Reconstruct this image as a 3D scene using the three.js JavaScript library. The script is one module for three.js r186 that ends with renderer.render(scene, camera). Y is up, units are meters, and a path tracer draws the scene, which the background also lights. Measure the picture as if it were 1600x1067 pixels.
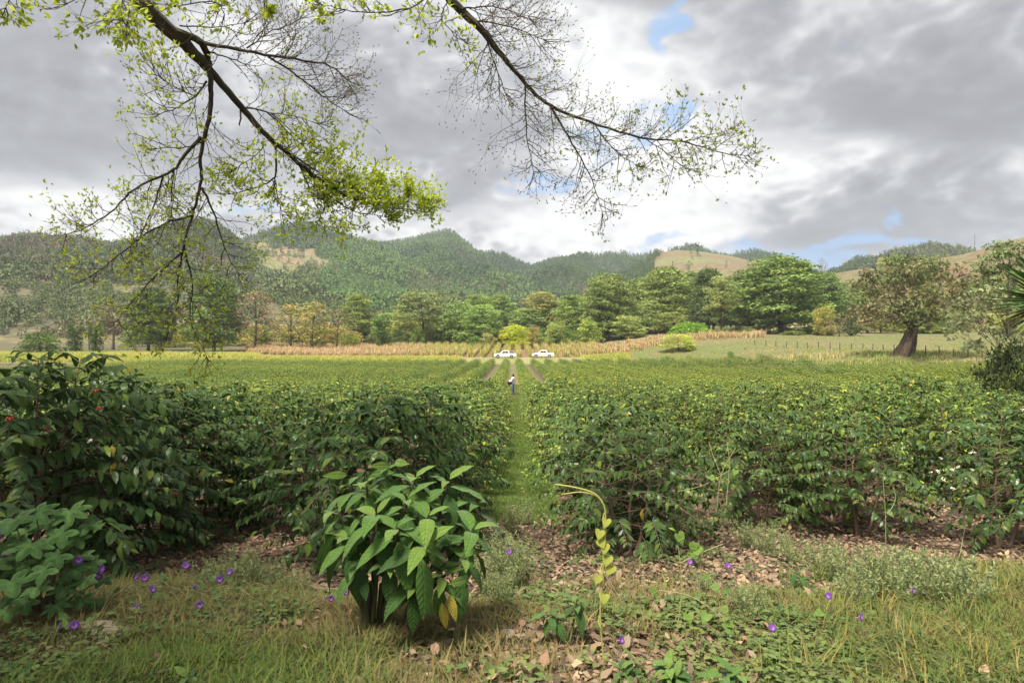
import * as THREE from 'three';
import { mergeGeometries } from 'three/addons/utils/BufferGeometryUtils.js';
import { MarchingCubes } from 'three/addons/objects/MarchingCubes.js';

// ---------------------------------------------------------------- camera, sky, sun, exposure
const F = 1070, HX = 800, HY = 522, EYE = 1.6;              // focal length, horizon and centre in photograph pixels
const scene = new THREE.Scene();
const camera = new THREE.PerspectiveCamera(2 * Math.atan(533.5 / F) * 180 / Math.PI, 1600 / 1067, 0.1, 6000);
camera.filmGauge = 36;
camera.position.set(0, EYE, 0);
camera.lookAt(0, EYE, -10);
camera.setViewOffset(1600, 1067, 0, 11.5, 1600, 1067);
camera.focus = 14; camera.userData.fStop = 5.6;
const renderer = new THREE.WebGLRenderer({ antialias: true });
renderer.toneMapping = THREE.LinearToneMapping;
renderer.toneMappingExposure = 2.0;
renderer.shadowMap.enabled = true;
const SUN_DIR = new THREE.Vector3(-0.27, 0.86, 0.38).normalize();
const sun = new THREE.DirectionalLight(new THREE.Color(1, 0.94, 0.82), 4.8);
sun.name = 'sun';
sun.position.copy(SUN_DIR).multiplyScalar(200); sun.castShadow = true; sun.shadow.radius = 30;
sun.shadow.camera.left = sun.shadow.camera.bottom = -200; sun.shadow.camera.right = sun.shadow.camera.top = 200; sun.shadow.camera.far = 600;
scene.add(sun, sun.target);

// ---------------------------------------------------------------- numbers
function RNG(seed) { let a = seed >>> 0; return () => { a = (a + 0x6d2b79f5) | 0; let t = Math.imul(a ^ (a >>> 15), 1 | a); t = (t + Math.imul(t ^ (t >>> 7), 61 | t)) ^ t; return ((t ^ (t >>> 14)) >>> 0) / 4294967296; }; }
const clamp = (x, a = 0, b = 1) => Math.min(b, Math.max(a, x));
const lerp = (a, b, t) => a + (b - a) * t;
const smooth = (a, b, x) => { const t = clamp((x - a) / (b - a)); return t * t * (3 - 2 * t); };
const V = (x, y, z) => new THREE.Vector3(x, y, z);
function hash3(x, y, z) { let h = Math.imul(x, 374761393) ^ Math.imul(y, 668265263) ^ Math.imul(z, 2147483647 - 1234567); h = Math.imul(h ^ (h >>> 13), 1274126177); h ^= h >>> 16; return (h >>> 0) / 4294967296; }
function noise(x, y, z = 0) {
  const ix = Math.floor(x), iy = Math.floor(y), iz = Math.floor(z); let fx = x - ix, fy = y - iy, fz = z - iz;
  fx = fx * fx * (3 - 2 * fx); fy = fy * fy * (3 - 2 * fy); fz = fz * fz * (3 - 2 * fz);
  const c = (a, b, d) => hash3(ix + a, iy + b, iz + d);
  const l = (d) => lerp(lerp(c(0, 0, d), c(1, 0, d), fx), lerp(c(0, 1, d), c(1, 1, d), fx), fy);
  return fz === 0 ? l(0) : lerp(l(0), l(1), fz);
}
function fbm(x, y, z = 0, oct = 4) { let s = 0, a = 0.5, n = 0; for (let i = 0; i < oct; i++) { s += a * noise(x, y, z); n += a; a *= 0.5; x = x * 2.03 + 17.1; y = y * 2.03 + 5.7; z = z * 2.03; } return s / n; }
function along(pts, x) {                                    // piecewise linear table [[x, y], ...]
  if (x <= pts[0][0]) return pts[0][1];
  for (let i = 1; i < pts.length; i++) if (x <= pts[i][0]) return lerp(pts[i - 1][1], pts[i][1], (x - pts[i - 1][0]) / (pts[i][0] - pts[i - 1][0]));
  return pts[pts.length - 1][1];
}
// a point of the world seen at photograph pixel (px, py) at depth d
const W = (px, py, d) => V((px - HX) / F * d, EYE + (HY - py) / F * d, -d);
const XP = (px, d) => (px - HX) / F * d;

// ---------------------------------------------------------------- sky: broken stratocumulus, computed by direction
{
  const SKY = 0.66, w = 2048, h = 1024, data = new Float32Array(w * h * 4);
  const dir = (px, py) => { const az = Math.atan((px - HX) / F); return [az * 57.2958, Math.atan((HY - py) / F * Math.cos(az)) * 57.2958]; };
  // cloud masses: [px, py, half width deg, half height deg, how much darker (-) or brighter (+)]
  const masses = [[230, 150, 16, 6, -0.25], [60, 215, 10, 2.6, -0.12], [520, 190, 8, 6, -0.08], [640, 285, 8, 2.6, -0.10], [1390, 110, 15, 6, -0.25], [1560, 190, 9, 4, -0.12], [1260, 330, 9, 2.6, -0.14], [1480, 320, 9, 2.4, -0.10],
    [930, 130, 6, 9, 0.20], [1060, 240, 6, 4, 0.22], [60, 310, 8, 1.9, 0.20], [760, 360, 12, 2.2, 0.20], [960, 330, 8, 3, 0.16], [560, 350, 10, 2.0, 0.10], [800, 60, 6, 5, 0.03], [1230, 250, 7, 2, 0.16], [1560, 260, 4, 1.5, 0.08], [1060, 380, 4, 1.2, 0.14]]
    .map(([x, y, a, b, v]) => [...dir(x, y), a, b, v]);
  const gaps = [[1040, 28, 1.0, 2.1, 1.25], [1034, 172, 1.2, 0.8, 0.95], [930, 225, 5.0, 2.2, 0.62], [838, 288, 2.4, 0.8, 0.95], [1225, 384, 5.5, 1.0, 1.1], [1340, 384, 2.6, 0.7, 0.7], [1010, 375, 2.5, 0.8, 0.75], [430, 343, 3.4, 0.9, 0.9], [1290, 398, 5, 0.7, 0.7], [620, 300, 1.4, 0.5, 0.4]]
    .map(([x, y, a, b, v]) => [...dir(x, y), a, b, v]);
  const bump = (list, az, el) => { let s = 0; for (const [a, e, sa, se, v] of list) { const q = ((az - a) / sa) ** 2 + ((el - e) / se) ** 2; if (q < 9) s += v * Math.exp(-q); } return s; };
  for (let j = 0; j < h; j++) {
    const el = ((j + 0.5) / h - 0.5) * Math.PI, y = Math.sin(el), ce = Math.cos(el);
    for (let i = 0; i < w; i++) {
      const round = ((i + 0.5) / w - 0.5) * 2 * Math.PI, x = Math.cos(round) * ce, z = Math.sin(round) * ce, o = (j * w + i) * 4;
      if (y < -0.02) { data[o] = 0.2; data[o + 1] = 0.21; data[o + 2] = 0.21; data[o + 3] = 1; continue; }
      const k = 1 / (Math.max(y, 0) + 0.30), u = x * k * 2.1, v = z * k * 2.1;
      const wx = fbm(u * 1.6 + 7, v * 1.6, 0, 3) - 0.5, wy = fbm(u * 1.6, v * 1.6 + 31, 0, 3) - 0.5;
      const big = fbm(u * 1.3 + wx * 0.9 + 3.3, v * 1.3 + wy * 0.9 + 9.1, 0, 4) - 0.5;
      // heaped edges: billows of several sizes
      const bil = (s, o) => 1 - Math.abs(fbm(u * s + wx * 1.5 + o, v * s + wy * 1.5 + o * 2, o, 3) - 0.5) * 3.2;
      const puff = (bil(3.2, 4) * 0.55 + bil(7.5, 9) * 0.3 + bil(16, 13) * 0.15) - 0.55, fine = fbm(u * 13 + wx * 4, v * 13 + wy * 4, 3, 4) - 0.5;
      const az = Math.atan2(x, -z) * 57.2958 + wx * 9 + puff * 3.2, ele = el * 57.2958 + wy * 6 + puff * 2.2 + fine * 1.2;
      const T = 0.50 + bump(masses, az, ele) * 1.25 - big * 0.75;
      const lit = smooth(0.30, 0.84, T + puff * 0.34 + fine * 0.22);
      const dark = 0.375 + (T - 0.35) * 0.32 + puff * 0.10 + fine * 0.07, bright = 0.74 + (T - 0.6) * 0.10 + puff * 0.16 + fine * 0.16;
      let L = clamp(lerp(dark, bright, lit), 0.30, 0.97);
      let gap = bump(gaps, az, ele) + Math.max(0, -big - 0.15) * 1.0 - puff * 0.75 - fine * 0.5;
      gap = smooth(0.32, 0.92, gap) * 0.76;
      const low = smooth(0.10, 0.0, y);
      const blue = [lerp(0.30, 0.52, low), lerp(0.475, 0.64, low), lerp(0.745, 0.80, low)], grey = smooth(0.8, 0.35, L);
      const cloud = [L * (1 - 0.03 * grey), L * (1 - 0.008 * grey), L * (1 + 0.06 * grey)];
      for (let c = 0; c < 3; c++) data[o + c] = lerp(cloud[c], blue[c], gap) * SKY;
      data[o + 3] = 1;
    }
  }
  const t = new THREE.DataTexture(data, w, h, THREE.RGBAFormat, THREE.FloatType);
  t.mapping = THREE.EquirectangularReflectionMapping; t.magFilter = t.minFilter = THREE.LinearFilter; t.needsUpdate = true;
  scene.background = t; scene.environment = t;
}
scene.fog = new THREE.FogExp2(new THREE.Color(0.84, 0.91, 1.0), 0.00015);

// ---------------------------------------------------------------- naming, labels
const taken = new Map();
function numbered(name) { const n = taken.get(name) ?? 0; taken.set(name, n + 1); return n ? name + '_' + String(n).padStart(3, '0') : name; }
function tag(o, label, category, group) { o.userData = { label, category }; if (group) o.userData.group = group; return o; }
function thing(name, label, category, pos = [0, 0, 0], turn = 0, group) {
  const o = new THREE.Group(); o.name = numbered(name); scene.add(o);
  if (pos.isVector3) o.position.copy(pos); else o.position.set(...pos);
  o.rotation.y = turn; return tag(o, label, category, group);
}
function part(name, geo, mat, parent) {
  const o = new THREE.Mesh(geo, mat); o.name = name; o.castShadow = o.receiveShadow = true; parent.add(o); return o;
}
function structure(name, geo, mat) { const o = part(name, geo, mat, scene); o.name = numbered(name); o.userData = { kind: 'structure' }; return o; }
function stuff(o) { o.userData.kind = 'stuff'; return o; }

// ---------------------------------------------------------------- mesh builder
const tmpv = new THREE.Vector3();
class MB {
  constructor() { this.p = []; this.n = []; this.c = []; this.u = []; this.i = []; }
  get count() { return this.p.length / 3; }
  v(p, n, c, u = 0, w = 0) { this.p.push(p.x, p.y, p.z); this.n.push(n.x, n.y, n.z); this.c.push(c[0], c[1], c[2]); this.u.push(u, w); return this.p.length / 3 - 1; }
  add(T, m, c) {                                            // a template {p, n, u, i} placed by a matrix
    const e = m.elements, b = this.count;
    for (let k = 0; k < T.p.length; k += 3) {
      const x = T.p[k], y = T.p[k + 1], z = T.p[k + 2];
      this.p.push(e[0] * x + e[4] * y + e[8] * z + e[12], e[1] * x + e[5] * y + e[9] * z + e[13], e[2] * x + e[6] * y + e[10] * z + e[14]);
      const a = T.n[k], q = T.n[k + 1], r = T.n[k + 2];
      tmpv.set(e[0] * a + e[4] * q + e[8] * r, e[1] * a + e[5] * q + e[9] * r, e[2] * a + e[6] * q + e[10] * r).normalize();
      this.n.push(tmpv.x, tmpv.y, tmpv.z); this.c.push(c[0], c[1], c[2]);
    }
    for (const x of T.u) this.u.push(x);
    for (const x of T.i) this.i.push(x + b);
  }
  tube(pts, radii, c, sides = 5, cap = true, len0 = 0) {     // a tapered tube through points
    const n = pts.length; let ref = V(0.31, 0.9, 0.29), prev = null, len = len0;
    for (let k = 0; k < n; k++) {
      const t = pts[Math.min(k + 1, n - 1)].clone().sub(pts[Math.max(k - 1, 0)]).normalize();
      let a = prev ? prev.clone().sub(t.clone().multiplyScalar(prev.dot(t))) : ref.clone().cross(t); if (a.lengthSq() < 1e-9) a = V(1, 0, 0).cross(t); a.normalize(); prev = a;
      const b = t.clone().cross(a), r = radii.length ? radii[k] : radii;
      if (k) len += pts[k].distanceTo(pts[k - 1]);
      for (let s = 0; s <= sides; s++) {
        const g = s / sides * Math.PI * 2, d = a.clone().multiplyScalar(Math.cos(g)).addScaledVector(b, Math.sin(g));
        const id = this.v(pts[k].clone().addScaledVector(d, r), d, c, s / sides, len);
        if (k && s) { const w = sides + 1; this.i.push(id, id - 1, id - w, id - 1, id - w - 1, id - w); }
      }
    }
    if (cap) { const d = pts[n - 1].clone().sub(pts[n - 2]).normalize(), c0 = this.v(pts[n - 1].clone().addScaledVector(d, (radii.length ? radii[n - 1] : radii) * 0.6), d, c), w = sides + 1, b = c0 - w; for (let s = 0; s < sides; s++) this.i.push(b + s, b + s + 1, c0); }
  }
  geo() {
    const g = new THREE.BufferGeometry();
    g.setAttribute('position', new THREE.BufferAttribute(new Float32Array(this.p), 3)); g.setAttribute('normal', new THREE.BufferAttribute(new Float32Array(this.n), 3));
    g.setAttribute('color', new THREE.BufferAttribute(new Float32Array(this.c), 3)); g.setAttribute('uv', new THREE.BufferAttribute(new Float32Array(this.u), 2));
    g.setIndex(new THREE.BufferAttribute(new Uint32Array(this.i), 1)); return g;
  }
}
function basis(pos, dir, up, s = 1, out = new THREE.Matrix4()) {   // x along dir, y as near up as can be
  const x = dir.clone().normalize(); let z = x.clone().cross(up); if (z.lengthSq() < 1e-8) z = x.clone().cross(V(0.3, 0.2, 0.9)); z.normalize();
  const y = z.clone().cross(x); const sx = s.isVector3 ? s : V(s, s, s);
  return out.makeBasis(x.multiplyScalar(sx.x), y.multiplyScalar(sx.y), z.multiplyScalar(sx.z)).setPosition(pos);
}
function smoothPts(pts, k = 3, wob = 0, rng) { const c = new THREE.CatmullRomCurve3(pts, false, 'centripetal').getPoints((pts.length - 1) * k); if (wob) for (let i = 1; i < c.length - 1; i++) c[i].add(V((rng() - 0.5) * wob, (rng() - 0.5) * wob, (rng() - 0.5) * wob)); return c; }
const jit = (c, rng, a = 0.25) => { const k = 1 + (rng() - 0.5) * 2 * a, h = (rng() - 0.5) * a * 0.5; return [c[0] * k * (1 + h), c[1] * k, c[2] * k * (1 - h)]; };
const mixc = (a, b, t) => [lerp(a[0], b[0], t), lerp(a[1], b[1], t), lerp(a[2], b[2], t)];
const rnddir = (rng) => { const z = rng() * 2 - 1, a = rng() * 6.2832, r = Math.sqrt(1 - z * z); return V(Math.cos(a) * r, z, Math.sin(a) * r); };

// a leaf along +x, upper side +y
function leafT({ L = 1, Wd = 0.42, n = 4, fold = 0.2, droop = 0.3, wave = 0, wide = 0.85, tip = 1, stalk = 0, curl = 0, seed = 1 }) {
  const T = { p: [], n: [], u: [], i: [] }, rng = RNG(seed), rows = [];
  for (let k = 0; k <= n; k++) {
    const t = k / n, hw = Wd / 2 * Math.pow(Math.sin(Math.PI * Math.pow(clamp(t, 0.001, 0.999), wide)), tip), x0 = stalk + t * L;
    const bend = droop * t, ba = Math.max(Math.abs(bend) * 1.2, 1e-4), x = stalk + L * (Math.sin(ba) / ba) * t, y = -L * droop * t * t * 0.62;
    const row = [];
    const put = (z, s) => { T.p.push(x, y + Math.abs(z) * fold + (s ? wave * hw * (rng() - 0.5) * 2 : 0) - curl * z * z / Math.max(Wd, 1e-3), z); T.u.push(t, 0.5 + z / Wd); row.push(T.p.length / 3 - 1); };
    if (k === 0 || k === n) put(0, 0); else { put(-hw, 1); put(0, 0); put(hw, 1); }
    rows.push(row);
  }
  for (let k = 0; k < n; k++) {
    const a = rows[k], b = rows[k + 1];
    if (a.length === 1 && b.length === 3) T.i.push(a[0], b[1], b[0], a[0], b[2], b[1]);
    else if (a.length === 3 && b.length === 3) for (let s = 0; s < 2; s++) T.i.push(a[s], a[s + 1], b[s], a[s + 1], b[s + 1], b[s]);
    else if (a.length === 3) T.i.push(a[0], a[1], b[0], a[1], a[2], b[0]);
  }
  const g = new THREE.BufferGeometry(); g.setAttribute('position', new THREE.Float32BufferAttribute(T.p, 3)); g.setIndex(T.i); g.computeVertexNormals();
  T.n = Array.from(g.attributes.normal.array); if (T.n[1] < 0) { }
  let up = 0; for (let k = 1; k < T.n.length; k += 3) up += T.n[k];
  if (up < 0) { for (let k = 0; k < T.n.length; k++) T.n[k] = -T.n[k]; for (let k = 0; k < T.i.length; k += 3) { const q = T.i[k]; T.i[k] = T.i[k + 1]; T.i[k + 1] = q; } }
  return T;
}
function templateGeo(T, c) { const b = new MB(); b.add(T, new THREE.Matrix4(), c); return b.geo(); }

// ---------------------------------------------------------------- textures and materials
function tex(w, h, fn, srgb = false, rep = 1) {
  const d = new Uint8Array(w * h * 4);
  for (let y = 0; y < h; y++) for (let x = 0; x < w; x++) { const c = fn(x / w, y / h, x, y), o = (y * w + x) * 4; for (let k = 0; k < 3; k++) d[o + k] = clamp(c.length ? c[k] : c) * 255; d[o + 3] = 255; }
  const t = new THREE.DataTexture(d, w, h, THREE.RGBAFormat); t.wrapS = t.wrapT = THREE.RepeatWrapping; t.magFilter = THREE.LinearFilter; t.minFilter = THREE.LinearMipmapLinearFilter; t.generateMipmaps = true;
  if (srgb) t.colorSpace = THREE.SRGBColorSpace; t.repeat.set(rep, rep); t.needsUpdate = true; return t;
}
const veinBump = tex(256, 128, (u, v) => { const a = Math.abs(v - 0.5) * 2, q = (u * 9 - a * 1.6); const lat = Math.abs(q - Math.floor(q) - 0.5) * 2; return clamp(0.25 + 0.6 * Math.pow(1 - lat, 0.7) * (1 - a * 0.5) - 0.7 * Math.exp(-a * a * 90) + (noise(u * 30, v * 14) - 0.5) * 0.12); });
const veinTint = tex(256, 128, (u, v) => { const a = Math.abs(v - 0.5) * 2, q = (u * 9 - a * 1.6), lat = Math.abs(q - Math.floor(q) - 0.5) * 2; const k = 0.80 + 0.2 * Math.exp(-a * a * 160) + 0.12 * Math.exp(-((1 - lat) ** 2) * 30) + (fbm(u * 9, v * 5, 0, 3) - 0.5) * 0.35; return [k, k, k * 0.95]; });
const barkBump = tex(128, 256, (u, v) => clamp(fbm(u * 10, v * 5, 0, 4) * 0.7 + 0.5 * Math.pow(Math.abs(noise(u * 14, v * 3.5) - 0.5) * 2, 0.7) - 0.1));
const barkTint = tex(128, 256, (u, v) => { const k = 0.62 + (fbm(u * 8 + 3, v * 6, 0, 4) - 0.5) * 0.9, m = smooth(0.55, 0.7, fbm(u * 4, v * 3 + 9, 0, 3)); return [k * (1 - 0.1 * m), k * (1 + 0.05 * m), k * (1 - 0.25 * m)]; });
const grain = tex(512, 512, (u, v) => { const tile = (x, y, s) => { const a = fbm(x * s, y * s, 0, 4), b = fbm((x - 1) * s, y * s, 0, 4), c = fbm(x * s, (y - 1) * s, 0, 4), d = fbm((x - 1) * s, (y - 1) * s, 0, 4); return lerp(lerp(a, b, x), lerp(c, d, x), y); }; const k = 0.62 + (tile(u, v, 10) - 0.5) * 1.0 + (tile(u, v, 60) - 0.5) * 0.8; return [k, k * 0.98, k * 0.95]; });
const P = (o) => new THREE.MeshPhysicalMaterial(o), S = (o) => new THREE.MeshStandardMaterial(o);
const M = {
  coffee: P({ name: 'coffee_leaf', vertexColors: true, map: veinTint, bumpMap: veinBump, bumpScale: 0.004, roughness: 0.95, transmission: 0.22, thickness: 0, clearcoat: 0.3, clearcoatRoughness: 0.3, specularIntensity: 0.25, side: THREE.DoubleSide }),
  broad: P({ name: 'broad_leaf', vertexColors: true, map: veinTint, bumpMap: veinBump, bumpScale: 0.006, roughness: 0.95, transmission: 0.3, thickness: 0, clearcoat: 0.16, clearcoatRoughness: 0.42, specularIntensity: 0.4, side: THREE.DoubleSide }),
  soft: P({ name: 'soft_leaf', vertexColors: true, roughness: 1, transmission: 0.42, thickness: 0, specularIntensity: 0.3, side: THREE.DoubleSide }),
  dull: S({ name: 'dull_leaf', vertexColors: true, roughness: 0.9, side: THREE.DoubleSide }),
  grass: P({ name: 'grass_blade', vertexColors: true, roughness: 1, transmission: 0.3, thickness: 0, specularIntensity: 0.3, side: THREE.DoubleSide }),
  wood: S({ name: 'bark', vertexColors: true, map: barkTint, bumpMap: barkBump, bumpScale: 0.012, roughness: 0.95 }),
  twig: S({ name: 'twig', vertexColors: true, roughness: 0.9 }),
  plain: S({ name: 'plain', vertexColors: true, roughness: 0.8 }),
};
// ---------------------------------------------------------------- the lie of the land
const fall = [[-60, 1.5], [-8, 0.35], [0, 0], [3, 0], [5, -0.33], [8, -0.87], [15, -1.35], [30, -2.2], [53, -3.1], [75, -3.6], [100, -4.1], [145, -4.85], [150, -4.75], [154, -3.95], [175, -3.9], [240, -2.5], [300, -1.6], [420, 0], [3000, 0]];
const fallCurve = (d) => (along(fall, d - 1.2) + along(fall, d) + along(fall, d + 1.2)) / 3;
function ground(x, d) {
  let y = fallCurve(d);
  y += smooth(14, 56, x) * (0.75 * smooth(35, 80, d) + 2.0 * smooth(84, 98, d)) + 2.2 * smooth(10, 60, x) * smooth(95, 200, d);
  y += 0.4 * smooth(-30, -110, x) * smooth(90, 170, d);
  const near = smooth(40, 10, d);
  y += (fbm(x * 0.5, d * 0.5, 0, 3) - 0.5) * 0.16 * near + (fbm(x * 2.3 + 9, d * 2.3, 0, 3) - 0.5) * 0.06 * near;
  return y;
}
const rowSpacing = 2.9, pathX = 0.12;
const rowX = (k) => pathX + rowSpacing * (k + 0.5) + (k === 0 ? -0.16 : k === -1 ? 0.16 : 0);
const fieldEnd = (x) => lerp(146, 86, smooth(16, 46, x)) - 2 * smooth(-60, -110, x);
function rowStart(k) { return ({ '-1': 6.9, '-2': 6.0, '-3': 6.4, 0: 7.9, 1: 9.1, 2: 9.8, 3: 11 })[k] ?? (k < 0 ? 7 : 12); }
// how far grass has taken the ground (0 litter, 1 grass)
function grassShare(x, d) {
  const px = HX + F * x / Math.max(d, 0.5);
  let g = smooth(5.9, 4.6, d + (fbm(x * 0.9, d * 0.9 + 5, 0, 3) - 0.5) * 2.6 - 0.25 * smooth(0.5, 3, x));
  g = Math.max(g, smooth(0.75, 0.4, Math.abs(x - pathX)) * smooth(9.2, 11, d + (noise(x * 2, d) - 0.5)));
  g = Math.max(g, 0.75 * smooth(0.55, 0.25, Math.abs(x - 3.0)) * smooth(8.6, 10.5, d));
  g = Math.max(g, smooth(6.4, 5.4, d) * smooth(3.2, 5, x) * 0.7);
  g *= 1 - 0.6 * smooth(0.56, 0.7, fbm(x * 0.8 + 40, d * 0.8, 0, 3)) * smooth(-0.6, 0.4, x) * smooth(4.2, 3, x);
  g *= 1 - 0.8 * smooth(0.62, 0.75, fbm(x * 0.55 + 11, d * 0.55, 0, 2));
  return clamp(g);
}
const cLitter = [0.15, 0.095, 0.060], cSoil = [0.105, 0.068, 0.044], cGrass = [0.15, 0.135, 0.05], cPasture = [0.17, 0.21, 0.055], cTan = [0.26, 0.205, 0.10], cOrange = [0.27, 0.165, 0.095], cOlive = [0.10, 0.11, 0.045], cStraw = [0.25, 0.225, 0.095];
function groundColour(x, d) {
  const n = fbm(x * 0.35, d * 0.35, 0, 4), m = fbm(x * 0.06 + 9, d * 0.06, 0, 3);
  if (d < 12) return mixc(mixc(cLitter, cSoil, smooth(0.4, 0.65, n)), cGrass, grassShare(x, d) * 0.8);
  if (d < fieldEnd(x) - 1) {
    const path = smooth(0.95, 0.5, Math.abs(x - pathX)), t = mixc([0.16, 0.215, 0.045], cTan, smooth(0.42, 0.62, n * 0.6 + m * 0.4 + (d > 55 ? 0.14 : -0.03)));
    const other = Math.abs(((x - pathX) / rowSpacing) % 1), q = smooth(0.2, 0.1, Math.min(other, 1 - other));
    return mixc(mixc(mixc(cLitter, cSoil, n), [0.19, 0.19, 0.07], q * 0.6 * smooth(12, 40, d)), t, path);
  }
  const right = smooth(18, 30, x);
  if (d < 163 && d > 149 && right < 0.5 && Math.abs(HX + F * x / d - 820) < 130 + 60 * (n - 0.5)) return mixc([0.40, 0.34, 0.17], [0.30, 0.32, 0.10], smooth(0.4, 0.6, n));
  if (right > 0.5 || x > 40) return mixc(cPasture, cTan, clamp(smooth(0.42, 0.6, m * 0.6 + n * 0.4) * 0.8 + smooth(100, 90, d) * 0.3 + smooth(190, 215, d) * 0.6));
  if (d < 163 || (d < 190 && HX + F * x / d < 390)) return mixc(cStraw, [0.20, 0.235, 0.06], n);
  if (d < 250 && HX + F * x / d > 380) return mixc(cOrange, cStraw, smooth(0.4, 0.7, n) * 0.6);
  return mixc(cOlive, [0.18, 0.15, 0.07], n);
}
{
  // one sheet to the horizon, finest at the camera's feet
  const NX = 300, ND = 360, pos = [], col = [], uv = [], idx = [];
  const warpX = (s) => Math.sign(s) * (14 * Math.abs(s) + 170 * Math.abs(s) ** 4 + 2800 * Math.abs(s) ** 16), warpD = (s) => -25 + 26.5 * Math.min(s / 0.12, 1) + (s > 0.12 ? 17 * (s - 0.12) / 0.4 + 330 * Math.max(0, (s - 0.12) / 0.88) ** 3.2 + 2700 * Math.max(0, (s - 0.12) / 0.88) ** 22 : 0);
  for (let j = 0; j <= ND; j++) for (let i = 0; i <= NX; i++) {
    const x = warpX(i / NX * 2 - 1), d = warpD(j / ND), c = groundColour(x, d);
    pos.push(x, ground(x, d), -d); col.push(...c); uv.push(x / 2.2, d / 2.2);
  }
  for (let j = 0; j < ND; j++) for (let i = 0; i < NX; i++) { const a = j * (NX + 1) + i, b = a + NX + 1; idx.push(a, a + 1, b, a + 1, b + 1, b); }
  const g = new THREE.BufferGeometry(); g.setAttribute('position', new THREE.Float32BufferAttribute(pos, 3)); g.setAttribute('color', new THREE.Float32BufferAttribute(col, 3)); g.setAttribute('uv', new THREE.Float32BufferAttribute(uv, 2)); g.setIndex(idx); g.computeVertexNormals();
  structure('ground', g, S({ name: 'soil', vertexColors: true, map: grain, bumpMap: grain, bumpScale: 0.03, roughness: 1 }));
}

// hills: ridges with a crest (as photograph pixels at a depth), a foot and side spurs
const ridges = [
  { D0: 255, Dc: 880, bush: 5, spur: 35, pts: [[-900, 300], [-300, 335], [0, 377], [40, 373], [100, 379], [160, 383], [230, 377], [280, 355], [310, 351], [340, 357], [365, 378], [400, 404], [470, 434], [560, 460], [640, 485], [720, 510], [760, 530]] },
  { D0: 430, Dc: 1200, bush: 6, spur: 46, pts: [[150, 440], [300, 395], [368, 376], [410, 361], [450, 354], [500, 361], [550, 378], [568, 383], [600, 396], [650, 424], [700, 452], [780, 484], [830, 505], [870, 530]] },
  { D0: 520, Dc: 1500, bush: 7, spur: 57, pts: [[430, 420], [500, 400], [568, 383], [600, 378], [650, 370], [690, 362], [705, 366], [725, 382], [742, 392], [770, 392], [800, 406], [830, 422], [850, 450], [880, 484], [900, 525]] },
  { D0: 560, Dc: 1600, bush: 7, spur: 57, pts: [[680, 500], [760, 455], [800, 436], [828, 423], [860, 410], [905, 396], [935, 399], [960, 396], [1000, 396], [1030, 395], [1060, 400], [1100, 414], [1200, 444], [1300, 480]] },
  { D0: 380, Dc: 950, bush: 0, spur: 19, pts: [[870, 490], [950, 444], [1000, 418], [1030, 394], [1060, 390], [1100, 393], [1140, 399], [1180, 408], [1230, 418], [1270, 428], [1300, 440], [1400, 470], [1500, 500]] },
  { D0: 700, Dc: 1500, bush: 7, spur: 14, pts: [[980, 440], [1045, 395], [1080, 386], [1115, 394], [1145, 397], [1180, 396], [1210, 402], [1250, 414], [1290, 426], [1350, 446], [1450, 480]] },
  { D0: 420, Dc: 1000, bush: 6, spur: 16, pts: [[1200, 470], [1285, 428], [1330, 411], [1370, 404], [1400, 390], [1420, 386], [1460, 389], [1500, 396], [1560, 406], [1700, 420], [1900, 450]] },
  { D0: 215, Dc: 520, bush: 0, spur: 12, pts: [[1120, 500], [1200, 470], [1270, 434], [1330, 422], [1400, 414], [1450, 406], [1500, 398], [1530, 390], [1560, 380], [1600, 370], [1750, 340], [2100, 315], [2700, 300]] },
];
function ridgeAt(r, px, d) {
  const Hc = EYE + (HY - along(r.pts, px)) / F * r.Dc - r.bush * 0.6, x = XP(px, d);
  if (d < r.D0) return -30;
  if (d > r.Dc) return Hc - (d - r.Dc) * 0.3;
  const t = (d - r.D0) / (r.Dc - r.D0), w = 4 * t * (1 - t);
  const q = 1 - Math.abs(fbm(x * 0.0048 + r.Dc, d * 0.0017, 0, 3) - 0.5) * 4, s = fbm(x * 0.014, d * 0.010 + r.Dc, 0, 3) - 0.5;
  return lerp(-4, Hc, Math.pow(t, 1.08)) + w * (q * 0.55 * r.spur - 0.25 * r.spur + s * 0.6 * r.spur);
}
function hill(px, d) { let best = -30, k = -1; for (let i = 0; i < ridges.length; i++) { const y = ridgeAt(ridges[i], px, d); if (y > best) { best = y; k = i; } } return [best, k]; }
function yAt(x, d) { const px = HX + F * x / d; return Math.max(ground(x, d), d > 216 ? hillLook(px, d)[0] : -99); }
// what covers the slopes: 0 forest ... 1 open dry grass
function openness(px, py, k, d) {
  const n = fbm(px * 0.03, py * 0.06, k, 3);
  if (k === 1) { let o = 0; const a = ((px - 450) / 88) ** 2 + ((py - 405) / 38) ** 2; if (a < 1.4) o = smooth(1.4, 0.4, a) * smooth(0.30, 0.42, fbm(px * 0.022 + py * 0.02, py * 0.09, 2, 3)); o = Math.max(o, smooth(1.2, 0.6, ((px - 552) / 16) ** 2 + ((py - 409) / 7) ** 2)); return o; }
  if (k === 4) return px > 1022 ? smooth(1014, 1034, px + (n - 0.5) * 40) : 0;
  if (k === 7) return 1;
  if (k === 0) return Math.max(0.6 * smooth(0.53, 0.66, n) * smooth(400, 470, py), smooth(1.2, 0.5, ((px - 345) / 45) ** 2 + ((py - 400) / 22) ** 2) * smooth(0.4, 0.55, n));
  return 0;
}
const hillTab = { NP: 420, ND: 170, p0: -500, p1: 2100, y: null, hid: null };
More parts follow.
